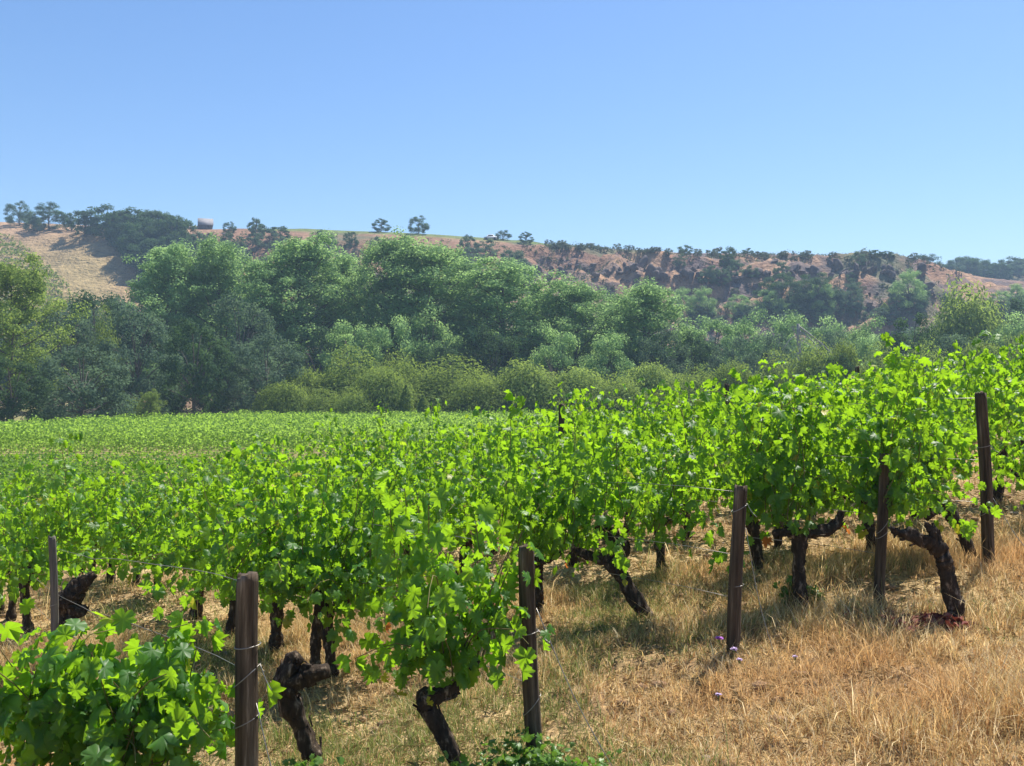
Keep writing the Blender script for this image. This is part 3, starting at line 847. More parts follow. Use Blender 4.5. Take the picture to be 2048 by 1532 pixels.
V = np.array([(-w2 - .03, -.5, 0), (-w2 - .03, .5, 0), (-w2 - .03, .5, 1.7), (-w2 - .03, -.5, 1.7), (-w2 + .02, -.5, 0), (-w2 + .02, .5, 0), (-w2 + .02, .5, 1.7), (-w2 + .02, -.5, 1.7)])
link('door', mesh_np("hut_door", V, [np.array([(3, 2, 1, 0), (0, 1, 5, 4), (1, 2, 6, 5), (2, 3, 7, 6), (3, 0, 4, 7)])], M['rubber']), root)
# dry stone wall running left of the hut
n = 9
for i in range(n):
    pass
xw, yw, zw = on_hill(382, 456)
V, F = tube([(-3.4, 0, .25), (-1.5, .1, .3), (1, 0, .35), (3.2, .2, .3)], .55, 6, .12, RS(3))
link('dry_stone_wall', mesh_np("field_wall", V * [1, .6, 1], F, M['stone']), None, (xw, yw, zw), "low ochre dry-stone wall left of the stone hut", "wall")

# tiny white vehicle on the plateau road
x, y, z = on_hill(981, 479)
root = link('parked_car', None, None, (x, y - 1, float(hz(x, y - 1))), "tiny white vehicle on the skyline left of the tree pair", "car")
prof = [(-1.9, .3), (-1.9, .75), (-1.15, .85), (-.7, 1.4), (.7, 1.42), (1.3, .95), (1.95, .85), (1.95, .3)]
m = len(prof)
V = np.array([(a, -.8, b) for a, b in prof] + [(a, .8, b) for a, b in prof])
Fq = [(i, (i + 1) % m, (i + 1) % m + m, i + m) for i in range(m)]
link('body', mesh_np("car_body", V, [np.array(Fq), np.array([tuple(range(m))[::-1], tuple(range(m, 2 * m))])], M['white']), root)
for wx in (-1.2, 1.25):
    for wy in (-.8, .8):
        link('wheel', mesh_np("car_wheel", *tube([(wx, wy - .1, .3), (wx, wy + .1, .3)], .3, 12), M['rubber']), root)
link('window', mesh_np("car_window", np.array([(-.75, -.815, .9), (1.0, -.815, .95), (.6, -.815, 1.32), (-.55, -.815, 1.32)]), [np.array([(0, 1, 2, 3)])], M['glass']), root)

# ------------------------------------------------------------------ distant vineyards (one mass of leaves each)
def row_leaves(A, B, per_m, w, h0, h1, size, rng, zf):
    A, B = np.array(A), np.array(B)
    Ls = np.linalg.norm(B - A, axis=1)
    n = np.maximum(1, (Ls * per_m).astype(int))
    k = np.repeat(np.arange(len(A)), n)
    t = rng.rand(len(k))
    p = A[k] + (B - A)[k] * t[:, None]
    dirv = unit((B - A)[k]); nor = np.stack([-dirv[:, 1], dirv[:, 0]], 1)
    s = (rng.rand(len(k)) - .5) * 2
    p = p + nor * (s * w)[:, None]
    zz = rng.rand(len(k)) ** 0.6
    lump = 0.85 + 0.35 * fbm(p[:, 0] * 1.3, p[:, 1] * 1.3, 2, 71)
    spike = (rng.rand(len(k)) < 0.05) * rng.rand(len(k)) * 0.3
    z = zf(p[:, 0], p[:, 1]) + h0 + (h1 - h0) * zz * lump * (1 - 0.15 * s * s) + spike
    P = np.stack([p[:, 0], p[:, 1], z], 1)
    Nn = np.stack([nor[:, 0] * s, nor[:, 1] * s, 0.25 + zz * .5], 1) + rng.randn(len(k), 3) * 0.6
    return leaf_quads(P, Nn, size * (0.7 + 0.6 * rng.rand(len(k))), 0.95, rng)

rng = RS(101)
rows = []
for i in range(17):                                            # block just beyond the near vines
    y0 = 19.0 + i * 1.55
    rows.append(((-34, y0 + 1.5), (3.5 + i * .2, y0 - 0.4)))
A = [r[0] for r in rows]; B = [r[1] for r in rows]
V, F = row_leaves(A, B, 170, 0.36, 0.10, 1.0, 0.115, rng, gh)
link("vineyard_block", mesh_np("vineyard_block", V, [F], M['vine_mid']), kind="stuff", label="smooth green vineyard block in the dip behind the near vines", cat="vineyard")
A, B = [], []
for i in range(22):                                            # far block up to the wood
    y0 = 53.5 + i * 1.6
    xl = -44.0
    if y0 > 67: xl = np.interp(y0, [67, 88], [-36, -24])
    A.append((xl, y0 - xl * -0.02)); B.append((12, y0 + 0.3))
V, F = row_leaves(A, B, 150, 0.34, 0.05, 1.75, 0.145, rng, gh)
link("vineyard_block", mesh_np("far_vineyard_block", V, [F], M['vine_far']), kind="stuff", label="far bright vineyard block with a straight front edge before the wood", cat="vineyard")
# small vines in lines on the hill slope at the left
A, B = [], []
P = []
for i in range(40):
    for j in range(70):
        px = -60 + j * 4.6 + i * 1.2; y = 178 + i * 2.4
        t = (y - FOOT_Y) / 145
        if px > 70 + (0.62 - t) * 520 or t > 0.72: continue
        if rng.rand() < 0.25: continue
        x = at(px, y)
        P.append((x + rng.randn() * .2, y + rng.randn() * .2))
P = np.array(P)
k = np.repeat(np.arange(len(P)), 14)
Q = P[k] + rng.randn(len(k), 2) * 0.28
zz = hz(Q[:, 0], Q[:, 1]) + 0.2 + rng.rand(len(k)) * 0.9
V, F = leaf_quads(np.stack([Q[:, 0], Q[:, 1], zz], 1), rng.randn(len(k), 3) + [0, -.4, .8], 0.42, 0.9, rng)
link("hillside_vines", mesh_np("hillside_vines", V, [F], M['willow']), kind="stuff", label="lines of small vines on the dry slope at the left", cat="vineyard")
# pale strip of dry track at the edge of the far field
y = 90.0
xa, xb = at(408, y), at(490, y)
V = np.array([(xa, y, FLOOR + .75), (xb, y, FLOOR + .98), (xb, y + 6, FLOOR + 1.05), (xa, y + 6, FLOOR + .9), (xa - 1, y - 2, FLOOR - .3), (xb + 1, y - 2, FLOOR - .3), (xb + 1, y + 8, FLOOR - .3), (xa - 1, y + 8, FLOOR - .3)])
link("earth_bank", mesh_np("earth_bank", V, [np.array([(0, 1, 2, 3), (4, 5, 1, 0), (5, 6, 2, 1), (6, 7, 3, 2), (7, 4, 0, 3)])], M['straw']), kind="structure")

# ------------------------------------------------------------------ grapevines
HALF = [(0.0, 0.04), (0.10, -0.10), (0.24, -0.15), (0.33, -0.05), (0.46, 0.02), (0.40, 0.14), (0.56, 0.24), (0.52, 0.36), (0.34, 0.40), (0.46, 0.58), (0.38, 0.66), (0.24, 0.62), (0.18, 0.80), (0.08, 0.84)]
OUT_HI = HALF + [(0.0, 1.0)] + [(-a, b) for a, b in HALF[:0:-1]]
HALF2 = [(0.0, 0.02), (0.25, -0.14), (0.55, 0.20), (0.34, 0.42), (0.42, 0.66), (0.18, 0.72)]
OUT_LO = HALF2 + [(0.0, 1.0)] + [(-a, b) for a, b in HALF2[:0:-1]]

def leaf_template(outline, fold, cup, rng, wav=0.085):
    o = np.array(outline)
    P = np.vstack([[0, 0.30], o])
    x, y = P[:, 0], P[:, 1] - 0.0
    z = -fold * np.abs(x) - cup * (y - 0.2) ** 2 + rng.randn(len(P)) * wav
    xs = x * math.sqrt(max(0.05, 1 - fold * fold * 0.6))
    m = len(o)
    F = np.stack([np.zeros(m, int), 1 + np.arange(m), 1 + (np.arange(m) + 1) % m], -1)
    return np.stack([xs, y, z], 1), F

_r = RS(3)
T_HI = [leaf_template(OUT_HI, f, c, _r) for f, c in ((0.15, 0.15), (0.35, 0.3), (0.6, 0.35), (0.25, 0.5), (0.95, 0.2), (0.45, -0.1))]
T_LO = [leaf_template(OUT_LO, f, c, _r) for f, c in ((0.15, 0.15), (0.4, 0.35), (0.7, 0.3), (0.95, 0.2), (0.3, 0.5))]
LEAF_ME = [mesh_np("vine_leaf", v, [f], M['vine'], True) for v, f in T_HI]
LEAF_Y = [mesh_np("yellow_vine_leaf", v, [f], M['vine_yellow']) for v, f in T_HI[:4]]
LEAF_O = [mesh_np("orange_vine_leaf", v, [f], M['vine_orange']) for v, f in T_HI[:4]]

def frames(P, Nn, Tt):
    Nn = unit(Nn)
    B = unit(np.cross(Tt, Nn)); Tt = np.cross(Nn, B)
    return B, Tt, Nn

def stamp(P, B, Tt, Nn, S, templates, pick):
    Vs, Fs, off = [], [], 0
    for k, (tv, tf) in enumerate(templates):
        q = np.where(pick == k)[0]
        if not len(q): continue
        s = S[q][:, None, None]
        V = P[q][:, None] + s * (tv[None, :, 0:1] * B[q][:, None] + tv[None, :, 1:2] * Tt[q][:, None] + tv[None, :, 2:3] * Nn[q][:, None])
        F = tf[None] + (np.arange(len(q)) * len(tv))[:, None, None] + off
        Vs.append(V.reshape(-1, 3)); Fs.append(F.reshape(-1, 3)); off += len(q) * len(tv)
    return np.concatenate(Vs), np.concatenate(Fs)

ROWD = np.array([-0.57, 0.82, 0.0]); ROWD /= np.linalg.norm(ROWD)
ROWN = np.array([ROWD[1], -ROWD[0], 0.0])

def grow(rng, starts, nsh, length, top, low=0.3, along=0.45, across=0.20, size=0.078, lat=0.9, rowd=ROWD, rown=ROWN, wilt=0.58, droop=0.5, wild=3, skirts=0.20):
    """shoots climb from the arms, are held by the wires and hang over at the top; every joint bears leaves"""
    starts = np.asarray(starts, float)
    P, O, canes = [], [], []
    for i in range(nsh):
        p = starts[rng.randint(len(starts))] + rng.randn(3) * [0.05, 0.05, 0.03]
        v = rowd * rng.randn() * along + rown * rng.randn() * across * 1.6 + np.array([0, 0, 1.0])
        v = v / np.linalg.norm(v)
        hang = rng.rand() < droop and i >= wild
        skirt = i >= wild and rng.rand() < skirts
        if skirt:
            v = unit(rowd * rng.randn() * 0.8 + rown * rng.randn() * 0.8 + np.array([0, 0, 0.25])); hang = True
        L = length * (0.55 + 0.6 * rng.rand()) * (0.75 if skirt else 1)
        if i < wild: L = length * (1.05 + 0.25 * rng.rand())
        pts = [p.copy()]
        step = 0.055
        for s in range(int(L / step)):
            v = v + rng.randn(3) * 0.10
            zt = p[2]
            if hang and s * step > L * 0.35:
                v[2] -= 0.13
            if zt > top + (0.14 if i < wild else 0):
                v[2] -= 0.28
            if zt < (low * 0.6 if skirt else low):
                v[2] += 0.25
            v /= np.linalg.norm(v)
            p = p + v * step
            pts.append(p.copy())
            side = 1 if s % 2 else -1
            out = unit(np.cross(v, rng.randn(3)))
            P.append(p + out * (0.05 + 0.05 * rng.rand())); O.append(out)
            if rng.rand() < lat:
                out2 = unit(np.cross(v, rng.randn(3)))
                P.append(p + out2 * (0.08 + 0.13 * rng.rand())); O.append(out2)
        canes.append(np.array(pts))
    P, O = np.array(P), np.array(O)
    n = len(P)
    c = np.median(P, axis=0)
    outw = unit((P - c) * [1, 1, 0.6])
    Nn = O * 0.55 + outw * 0.5 + np.array([0, 0, 0.45]) + rng.randn(n, 3) * 0.38
    w = rng.rand(n) < wilt
    hz_ = rng.randn(n, 3) * [1, 1, 0.22]
    Nn[w] = hz_[w]
    Tt = np.tile([0, 0, -1.0], (n, 1)) + O * 0.5 + rng.randn(n, 3) * 0.35
    S = size * (0.55 + 0.75 * rng.rand(n))
    B, Tt, Nn = frames(P, Nn, Tt)
    return P, B, Tt, Nn, S, canes, w

def cane_mesh(canes, name, r=0.0042):
    parts = [tube(c[::2] if len(c) > 5 else c, [r, r * 0.5], 4, cap=False) for c in canes if len(c) > 3]
    V, F = join(parts)
    return mesh_np(name, V, F, M['cane'], True)

def leaf_objects(root, P, B, Tt, Nn, S, idx, rng, meshes=LEAF_ME):
    for i in idx:
        o = link("leaf", meshes[rng.randint(len(meshes))], root)
        m = Matrix(((B[i][0], Tt[i][0], Nn[i][0], P[i][0]), (B[i][1], Tt[i][1], Nn[i][1], P[i][1]), (B[i][2], Tt[i][2], Nn[i][2], P[i][2]), (0, 0, 0, 1)))
        o.matrix_local = m @ Matrix.Scale(float(S[i]), 4)

def px_path(base_px, base_py, y, pts, depth=None):
    """trunk outline measured in the photo, relative to its base, in metres"""
    k = FPX / y
    out = [((a - base_px) / k, 0.0, (base_py - b) / k) for a, b in pts]
    if depth:
        out = [(x, d, z) for (x, _, z), d in zip(out, depth)]
    return out

def gnarly(paths, rng, sides=12):
    parts = []
    for pts, rad in paths:
        L = np.sum(np.linalg.norm(np.diff(np.array(pts), axis=0), axis=1))
        n = max(8, int(L / 0.014))
        p = smooth_path(pts, n)
        p[1:-1] += rng.randn(n - 2, 3) * 0.0028
        parts.append(tube(p, rad, sides, 0.16, rng))
    return join(parts)

def strips(paths, rng, n=34):
    """loose shreds of bark along the trunk"""
    parts = []
    for pts, rad in paths:
        p = smooth_path(pts, 30)
        for _ in range(n):
            a = rng.randint(0, 24); ln = rng.randint(3, 6)
            seg = p[a:a + ln] + unit(rng.randn(3)) * np.interp(a / 30.0, np.linspace(0, 1, len(rad)), rad) * 0.97
            seg = seg + np.linspace(0, 1, len(seg))[:, None] * rng.randn(3) * 0.012
            parts.append(tube(seg, 0.0030 + 0.004 * rng.rand(), 4, 0.3, rng, cap=False))
    return join(parts)

def hero_vine(seed, px, py, y, label, trunks, starts=None, nsh=14, length=0.85, top=1.2, low=0.35, n_leaf=110, leafy=True, name='grapevine', **kw):
    rng = RS(seed)
    x = at(px, y)
    z = -(py - 766) / FPX * y
    root = link(name, None, None, (x, y, z), label, "grapevine", "old grapevines of the near block" if leafy else None)
    root.empty_display_size = 0.1
    V, F = gnarly(trunks, rng)
    tr = link('trunk', mesh_np("vine_trunk", V, F, M['bark'], True), root)
    V, F = strips(trunks, rng)
    link('bark_shreds', mesh_np("bark_shreds", V, F, M['bark']), tr, kind="stuff")
    if not leafy:
        return root
    P, B, Tt, Nn, S, canes, w = grow(rng, starts, nsh, length, top, low, **kw)
    link('canes', cane_mesh(canes, "vine_canes"), root)
    # the leaves nearest to us are single parts, the inner ones one mass
    score = P[:, 1] - 0.5 * S / 0.1 + rng.rand(len(P)) * 0.25
    order = np.argsort(score)
    front = order[:n_leaf]; rest = order[n_leaf:]
    leaf_objects(root, P, B, Tt, Nn, S, front, rng)
    pick = np.where(w, rng.randint(2, 5, len(P)), rng.randint(0, 4, len(P)))
    V, F = stamp(P[rest], B[rest], Tt[rest], Nn[rest], S[rest], T_HI, pick[rest])
    link('canopy', mesh_np("vine_canopy", V, [F], M['vine'], True), root, kind="stuff")
    # a few yellow and orange leaves low down
    lowi = np.argsort(P[:, 2])[:6]
    for j, i in enumerate(lowi[:3]):
        Pq = P.copy()
        leaf_objects(root, Pq + [0, -0.06, -0.03], B, Tt, Nn, S * 1.0, [i], rng, LEAF_O if j == 0 and seed % 2 else LEAF_Y)
    return root

def spread(c, dx, n=7, dz=0.04):
    c = np.array(c)
    t = np.linspace(-1, 1, n)
    return [c + np.array([u * dx, u * 0.05, abs(u) * dz]) for u in t]

def xp(px, py, y, *pts):
    return px_path(px, py, y, pts)

# 1 leafless stump right of the first post
hero_vine(201, 622, 1500, 4.8, "leafless gnarled vine stump right behind the foreground post", [
    (xp(622, 1505, 4.8, (626, 1520), (604, 1455), (578, 1402), (582, 1376), (618, 1358), (657, 1346)), [0.050, 0.046, 0.050, 0.060, 0.055, 0.036]),
    (xp(622, 1505, 4.8, (585, 1385), (566, 1368), (580, 1338), (588, 1322), (604, 1330)), [0.055, 0.055, 0.045, 0.032, 0.02]),
    (xp(622, 1505, 4.8, (590, 1390), (560, 1390), (545, 1372)), [0.045, 0.038, 0.022]),
    (xp(622, 1505, 4.8, (600, 1368), (612, 1340), (622, 1344)), [0.03, 0.022, 0.014])], leafy=False, name='vine_stump')
# 2 vine at the second post, trunk bent like a knee
hero_vine(202, 915, 1530, 4.55, "bent-kneed grapevine leaning beside the second post, foliage hanging low", [
    (xp(915, 1530, 4.55, (925, 1550), (890, 1475), (858, 1420), (850, 1400), (880, 1388), (918, 1368), (955, 1318)), [0.044, 0.042, 0.046, 0.048, 0.038, 0.028, 0.014])],
    starts=np.array(xp(915, 1530, 4.55, (830, 1330), (860, 1340), (890, 1350), (920, 1345), (945, 1318), (800, 1300), (770, 1270), (900, 1350), (920, 1335), (840, 1340))) + [0, 0.06, 0],
    nsh=19, length=0.90, top=1.22, low=0.34, skirts=0.10, across=0.12, size=0.083, n_leaf=210, along=0.35, lat=0.8, wild=0)
# 3 forked vine left of the third post
hero_vine(203, 1290, 1225, 6.9, "forked leaning grapevine between the second and third posts", [
    (xp(1290, 1225, 6.9, (1294, 1238), (1265, 1188), (1236, 1142), (1212, 1120), (1180, 1113), (1145, 1098)), [0.056, 0.046, 0.050, 0.048, 0.036, 0.022]),
    (xp(1290, 1225, 6.9, (1228, 1132), (1242, 1102), (1222, 1072), (1192, 1048)), [0.05, 0.055, 0.06, 0.03])],
    starts=xp(1290, 1225, 6.9, (1050, 1060), (1110, 1070), (1150, 1090), (1190, 1050), (1240, 1060), (1300, 1060), (1340, 1040)),
    nsh=27, length=1.0, top=1.25, low=0.30, skirts=0.3, size=0.078, n_leaf=190, along=0.35)
# 4 thin straight vine behind the third post
hero_vine(204, 1515, 1140, 8.0, "slim upright grapevine just behind the third post", [
    (xp(1515, 1140, 8.0, (1520, 1150), (1515, 1105), (1508, 1050), (1485, 1005)), [0.046, 0.04, 0.045, 0.02])],
    starts=xp(1515, 1140, 8.0, (1440, 1020), (1480, 1010), (1530, 1010), (1560, 1020)), nsh=20, length=1.05, top=1.4, n_leaf=100)
# 5 T-shaped vine left of the fourth post
hero_vine(205, 1600, 1225, 6.6, "T-shaped grapevine with flat arms left of the fourth post", [
    (xp(1600, 1225, 6.6, (1600, 1235), (1602, 1205), (1598, 1140), (1600, 1068)), [0.070, 0.048, 0.042, 0.050]),
    (xp(1600, 1225, 6.6, (1606, 1075), (1575, 1064), (1545, 1066)), [0.045, 0.034, 0.020]),
    (xp(1600, 1225, 6.6, (1595, 1070), (1640, 1062), (1672, 1050), (1684, 1022)), [0.045, 0.036, 0.034, 0.022])],
    starts=np.array(xp(1600, 1225, 6.6, (1500, 1030), (1545, 1050), (1590, 1045), (1640, 1045), (1684, 1022), (1545, 1066), (1575, 1064))) + np.array([[0, .4, 0]] * 4 + [[0, .55, 0]] + [[0, .05, 0]] * 2),
    nsh=27, length=1.05, top=1.35, low=0.45, size=0.078, n_leaf=190, along=0.22, across=.14)
# 6 crooked vine right of the fourth post
hero_vine(206, 1910, 1245, 5.95, "crooked grapevine right of the fourth post, dead red leaves at its foot", [
    (xp(1910, 1245, 5.95, (1915, 1258), (1906, 1200), (1892, 1145), (1884, 1108), (1865, 1088), (1836, 1078), (1816, 1058)), [0.062, 0.046, 0.042, 0.048, 0.050, 0.042, 0.025]),
    (xp(1910, 1245, 5.95, (1840, 1080), (1800, 1066), (1782, 1058)), [0.036, 0.026, 0.016]),
    (xp(1910, 1245, 5.95, (1872, 1092), (1868, 1064), (1850, 1048)), [0.04, 0.03, 0.016])],
    starts=np.array(xp(1910, 1245, 5.95, (1830, 1030), (1850, 1035), (1870, 1035), (1890, 1030), (1900, 1020), (1850, 1050), (1820, 1058))) + np.array([[0, .7, 0]] * 5 + [[0, .62, 0]] * 2),
    nsh=20, length=1.0, top=1.32, low=0.5, size=0.076, n_leaf=190, along=0.06, across=.10)
# 7 vine at the tall fifth post
hero_vine(207, 1945, 1140, 7.3, "slanting grapevine beside the tall fifth post", [
    (xp(1945, 1140, 7.3, (1948, 1150), (1936, 1092), (1902, 1030), (1880, 1012), (1852, 1038)), [0.05, 0.04, 0.042, 0.045, 0.02])],
    starts=np.array(xp(1945, 1140, 7.3, (1860, 1000), (1890, 990), (1910, 1000), (1920, 1000))) + [0, .5, 0], nsh=18, length=1.05, top=1.45, low=0.5, n_leaf=110, along=0.2)
# 8 low bushy vine in the lower left corner
hero_vine(208, 250, 1640, 4.0, "low bushy grapevine filling the lower left corner before the foreground post", [
    (xp(250, 1640, 4.0, (250, 1650), (240, 1560), (225, 1480), (280, 1430)), [0.05, 0.042, 0.045, 0.025]),
    (xp(250, 1640, 4.0, (228, 1490), (170, 1440), (120, 1430)), [0.04, 0.03, 0.018])],
    starts=xp(250, 1640, 4.0, (20, 1480), (80, 1450), (140, 1440), (200, 1440), (260, 1440), (320, 1430), (345, 1430), (60, 1540), (300, 1520), (200, 1560), (120, 1570), (350, 1500), (40, 1590), (270, 1580)),
    nsh=50, length=0.54, top=0.72, low=0.14, size=0.094, n_leaf=260, along=0.2, across=0.28, lat=0.8, droop=0.6, wild=0)
# 9 second vine of the second row, upright trunk behind the stump
hero_vine(209, 632, 1335, 6.2, "upright dark-trunked grapevine behind the leafless stump", [
    (xp(632, 1335, 6.2, (632, 1345), (630, 1290), (634, 1240), (640, 1170)), [0.036, 0.03, 0.034, 0.03])],
    starts=xp(632, 1335, 6.2, (480, 1160), (530, 1170), (580, 1170), (630, 1170), (690, 1160), (730, 1140)), nsh=32, length=0.95, top=1.2, low=0.14, skirts=0.5, wild=0, size=0.078, n_leaf=170, along=0.3)
# 10 thick stump with leaves by the grey post
hero_vine(210, 130, 1262, 7.6, "thick black vine head beside the thin grey post on the left", [
    (xp(130, 1262, 7.6, (128, 1275), (128, 1230), (135, 1200), (155, 1175), (186, 1148)), [0.085, 0.085, 0.09, 0.07, 0.035]),
    (xp(130, 1262, 7.6, (130, 1215), (160, 1222), (172, 1212)), [0.06, 0.05, 0.02])],
    starts=np.array(xp(130, 1262, 7.6, (60, 1100), (110, 1095), (160, 1100), (190, 1110))) + [0, .3, 0], nsh=15, length=0.8, top=1.2, low=0.55, n_leaf=90)

# bunches of unripe grapes low on the corner vine
def bunch_mesh(seed):
    r = RS(seed)
    import bmesh
    bm = bmesh.new(); bmesh.ops.create_icosphere(bm, subdivisions=1, radius=1.0)
    sv = np.array([p.co[:] for p in bm.verts]); sf = np.array([[q.index for q in p.verts] for p in bm.faces]); bm.free()
    parts = []
    for i in range(46):
        t = i / 45.0
        rad = 0.040 * (1 - t) ** 0.7 + 0.006
        a = i * 2.4
        parts.append((sv * (0.0075 + 0.0025 * r.rand()) + [math.cos(a) * rad, math.sin(a) * rad, -0.12 * t], [sf]))
    V, F = join(parts)
    return mesh_np("grape_bunch", V, F, M['grape'], True)
BUNCH = [bunch_mesh(s) for s in (1, 2)]
corner = [o for o in bpy.data.objects if o.get("label", "").startswith("low bushy grapevine")][0]
for i, (a, b, d) in enumerate(((298, 1490, -.32), (60, 1480, -.3), (30, 1520, -.34), (120, 1510, -.3), (85, 1450, -.28), (180, 1525, -.3))):
    link('grape_bunch', BUNCH[i % 2], corner, ((a - 250) / FPX * (4.0 + d), d, (1640 - b) / FPX * 4.0 - 0.05))
# the two large leaves hanging at the right end of the corner vine
for i, (a, b, s, rz) in enumerate(((432, 1432, 0.17, -0.3), (395, 1438, 0.15, 0.5))):
    o = link('leaf', LEAF_ME[i], corner)
    o.location = ((a - 250) / FPX * 3.8, -0.2, (1640 - b) / FPX * 3.9)
    o.rotation_euler = (math.radians(-80), math.radians(180), rz)
    o.scale = (s, s, s)

# --- prototypes for the rest of the block
def vine_proto(seed, hanging=False):
    rng = RS(seed)
    lean = rng.randn() * 0.10
    hd = 0.48 + 0.1 * rng.rand()
    rd = np.array([1.0, 0, 0]); rn = np.array([0, 1.0, 0])          # local: x along the row
    tp = [(0, 0, -.06), (lean * .4, 0.02, .2), (lean, 0.03 * rng.randn(), hd)]
    trunks = [(tp, [0.06, 0.042, 0.05]),
              ([(lean, 0, hd - .03), (lean + .18, .02, hd + .03), (lean + .34, 0, hd + .1)], [0.042, 0.03, 0.018]),
              ([(lean, 0, hd - .03), (lean - .16, -.02, hd + .02), (lean - .32, .02, hd + .11)], [0.042, 0.03, 0.018])]
    V, F = gnarly(trunks, rng, 9)
    tm = mesh_np("vine_trunk", V, F, M['bark'], True)
    starts = [(lean + u, 0, hd + .08) for u in np.linspace(-.36, .36, 9)]
    P, B, Tt, Nn, S, canes, w = grow(rng, starts, 20 + rng.randint(9) + 11 * hanging, 0.90 + 0.14 * rng.rand(), 0.90 + 0.34 * rng.rand(), 0.06 if hanging else 0.22 + 0.16 * rng.rand(), skirts=0.62 if hanging else 0.08 + 0.2 * rng.rand(), wild=2 + rng.randint(3), along=0.32, across=0.24, size=0.070, rowd=rd, rown=rn, lat=0.95, wilt=0.58, droop=0.62)
    pick = np.where(w, rng.randint(2, 4, len(P)), rng.choice([0, 1, 4], len(P)))
    V, F = stamp(P, B, Tt, Nn, S, T_LO, pick)
    cm = mesh_np("vine_canopy", V, [F], M['vine'], True)
    ca = cane_mesh(canes, "vine_canes", 0.004)
    return tm, cm, ca, (P, B, Tt, Nn, S)
VP = [vine_proto(300 + i) for i in range(9)] + [vine_proto(320 + i, True) for i in range(6)]

POSTS0 = [(-1.12, 3.96), (0.10, 4.60), (1.37, 5.80), (2.54, 6.50), (3.62, 7.20)]
rng = RS(55)
row_rz = math.atan2(ROWD[1], ROWD[0])
N_VINES = 0
SKIPS = {0: (0.0, 5.0), 1: (0.0, 2.2), 2: (0.0, 1.9), 3: (0.0, 2.2), 4: (0.0, 0.9)}
more_posts = []
ROW_NAMES = {0: "behind the thin grey post", 1: "of the second post", 2: "of the third post", 3: "of the fourth post", 4: "of the tall fifth post"}
NTH = ["", "first", "second", "third", "fourth", "fifth", "sixth", "seventh", "eighth", "ninth", "tenth"]
nth = {}
for k in range(-1, 22):
    if 0 <= k < 5:
        bx, by = POSTS0[k]
    elif k < 0:
        bx, by = POSTS0[0][0] - 1.2, POSTS0[0][1] - 0.85
    else:
        bx, by = POSTS0[4][0] + (k - 4) * 1.2, POSTS0[4][1] + (k - 4) * 0.85
    s = (SKIPS[k][1] if k in SKIPS else 0.4) + 0.2 * rng.rand()
    while s < 34:
        X, Y = bx + ROWD[0] * s, by + ROWD[1] * s
        d = Y - (12.3 + 0.28 * X)
        if d > 4.0: break
        u = X / Y
        if -0.70 < u < 0.72 and rng.rand() > 0.03:
            i = 9 + rng.randint(6) if u < -0.08 else rng.randint(9)
            tm, cm, ca, (P, B, Tt, Nn, S) = VP[i]
            nth[k] = nth.get(k, 0) + 1
            near_row = k in ROW_NAMES and Y <= 11
            lab = "%s leafy grapevine back along the row %s" % (NTH[nth[k]], ROW_NAMES[k]) if near_row else "leafy grapevine on the slope behind the tall fifth post" if Y <= 11 else "small distant grapevine in the far half of the near block"
            grp = "old grapevines of the near block" if near_row else "grapevines behind the tall fifth post" if Y <= 11 else "grapevines of the near block, far half"
            X += rng.randn() * .04; Y += rng.randn() * .04
            root = link('grapevine', None, None, (X, Y, float(gh(X, Y)) - 0.02), lab, "grapevine", grp)
            root.empty_display_size = 0.1
            flip = rng.randint(2) * math.pi
            root.rotation_euler = (0, 0, row_rz + flip + rng.randn() * 0.08)
            sc = 0.86 + 0.30 * rng.rand()
            root.scale = (sc, sc, sc * (0.94 + 0.12 * rng.rand()))
            link('trunk', tm, root); link('canes', ca, root)
            link('canopy', cm, root, kind="stuff")
            # single leaves on the outside facing us
            nl = int(np.interp(Y, [6, 9, 13, 18], [70, 45, 22, 10]))
            f = np.array([math.cos(root.rotation_euler[2]), math.sin(root.rotation_euler[2])])
            depth = P[:, 0] * f[1] + P[:, 1] * f[0]                  # world y of each leaf
            idx = np.argsort(depth - 0.6 * P[:, 2] + rng.rand(len(P)) * 0.3)[:nl]
            off = np.array([0, 0, 0.02]) + np.array([-f[1], -f[0], 0]) * 0.035
            leaf_objects(root, P + off, B, Tt, Nn, S * 1.05, idx, rng)
            N_VINES += 1
        s += 1.06 + 0.12 * rng.randn()
    for q in (5.3, 10.6, 15.9):
        X, Y = bx + ROWD[0] * q, by + ROWD[1] * q
        if 0.0 < X / Y < 0.58 and Y < 14 + .28 * X and k in (2, 3, 4, 6, 8):
            more_posts.append((X, Y))
    if k >= 5 and bx / by < 0.58:
        more_posts.append((bx, by))

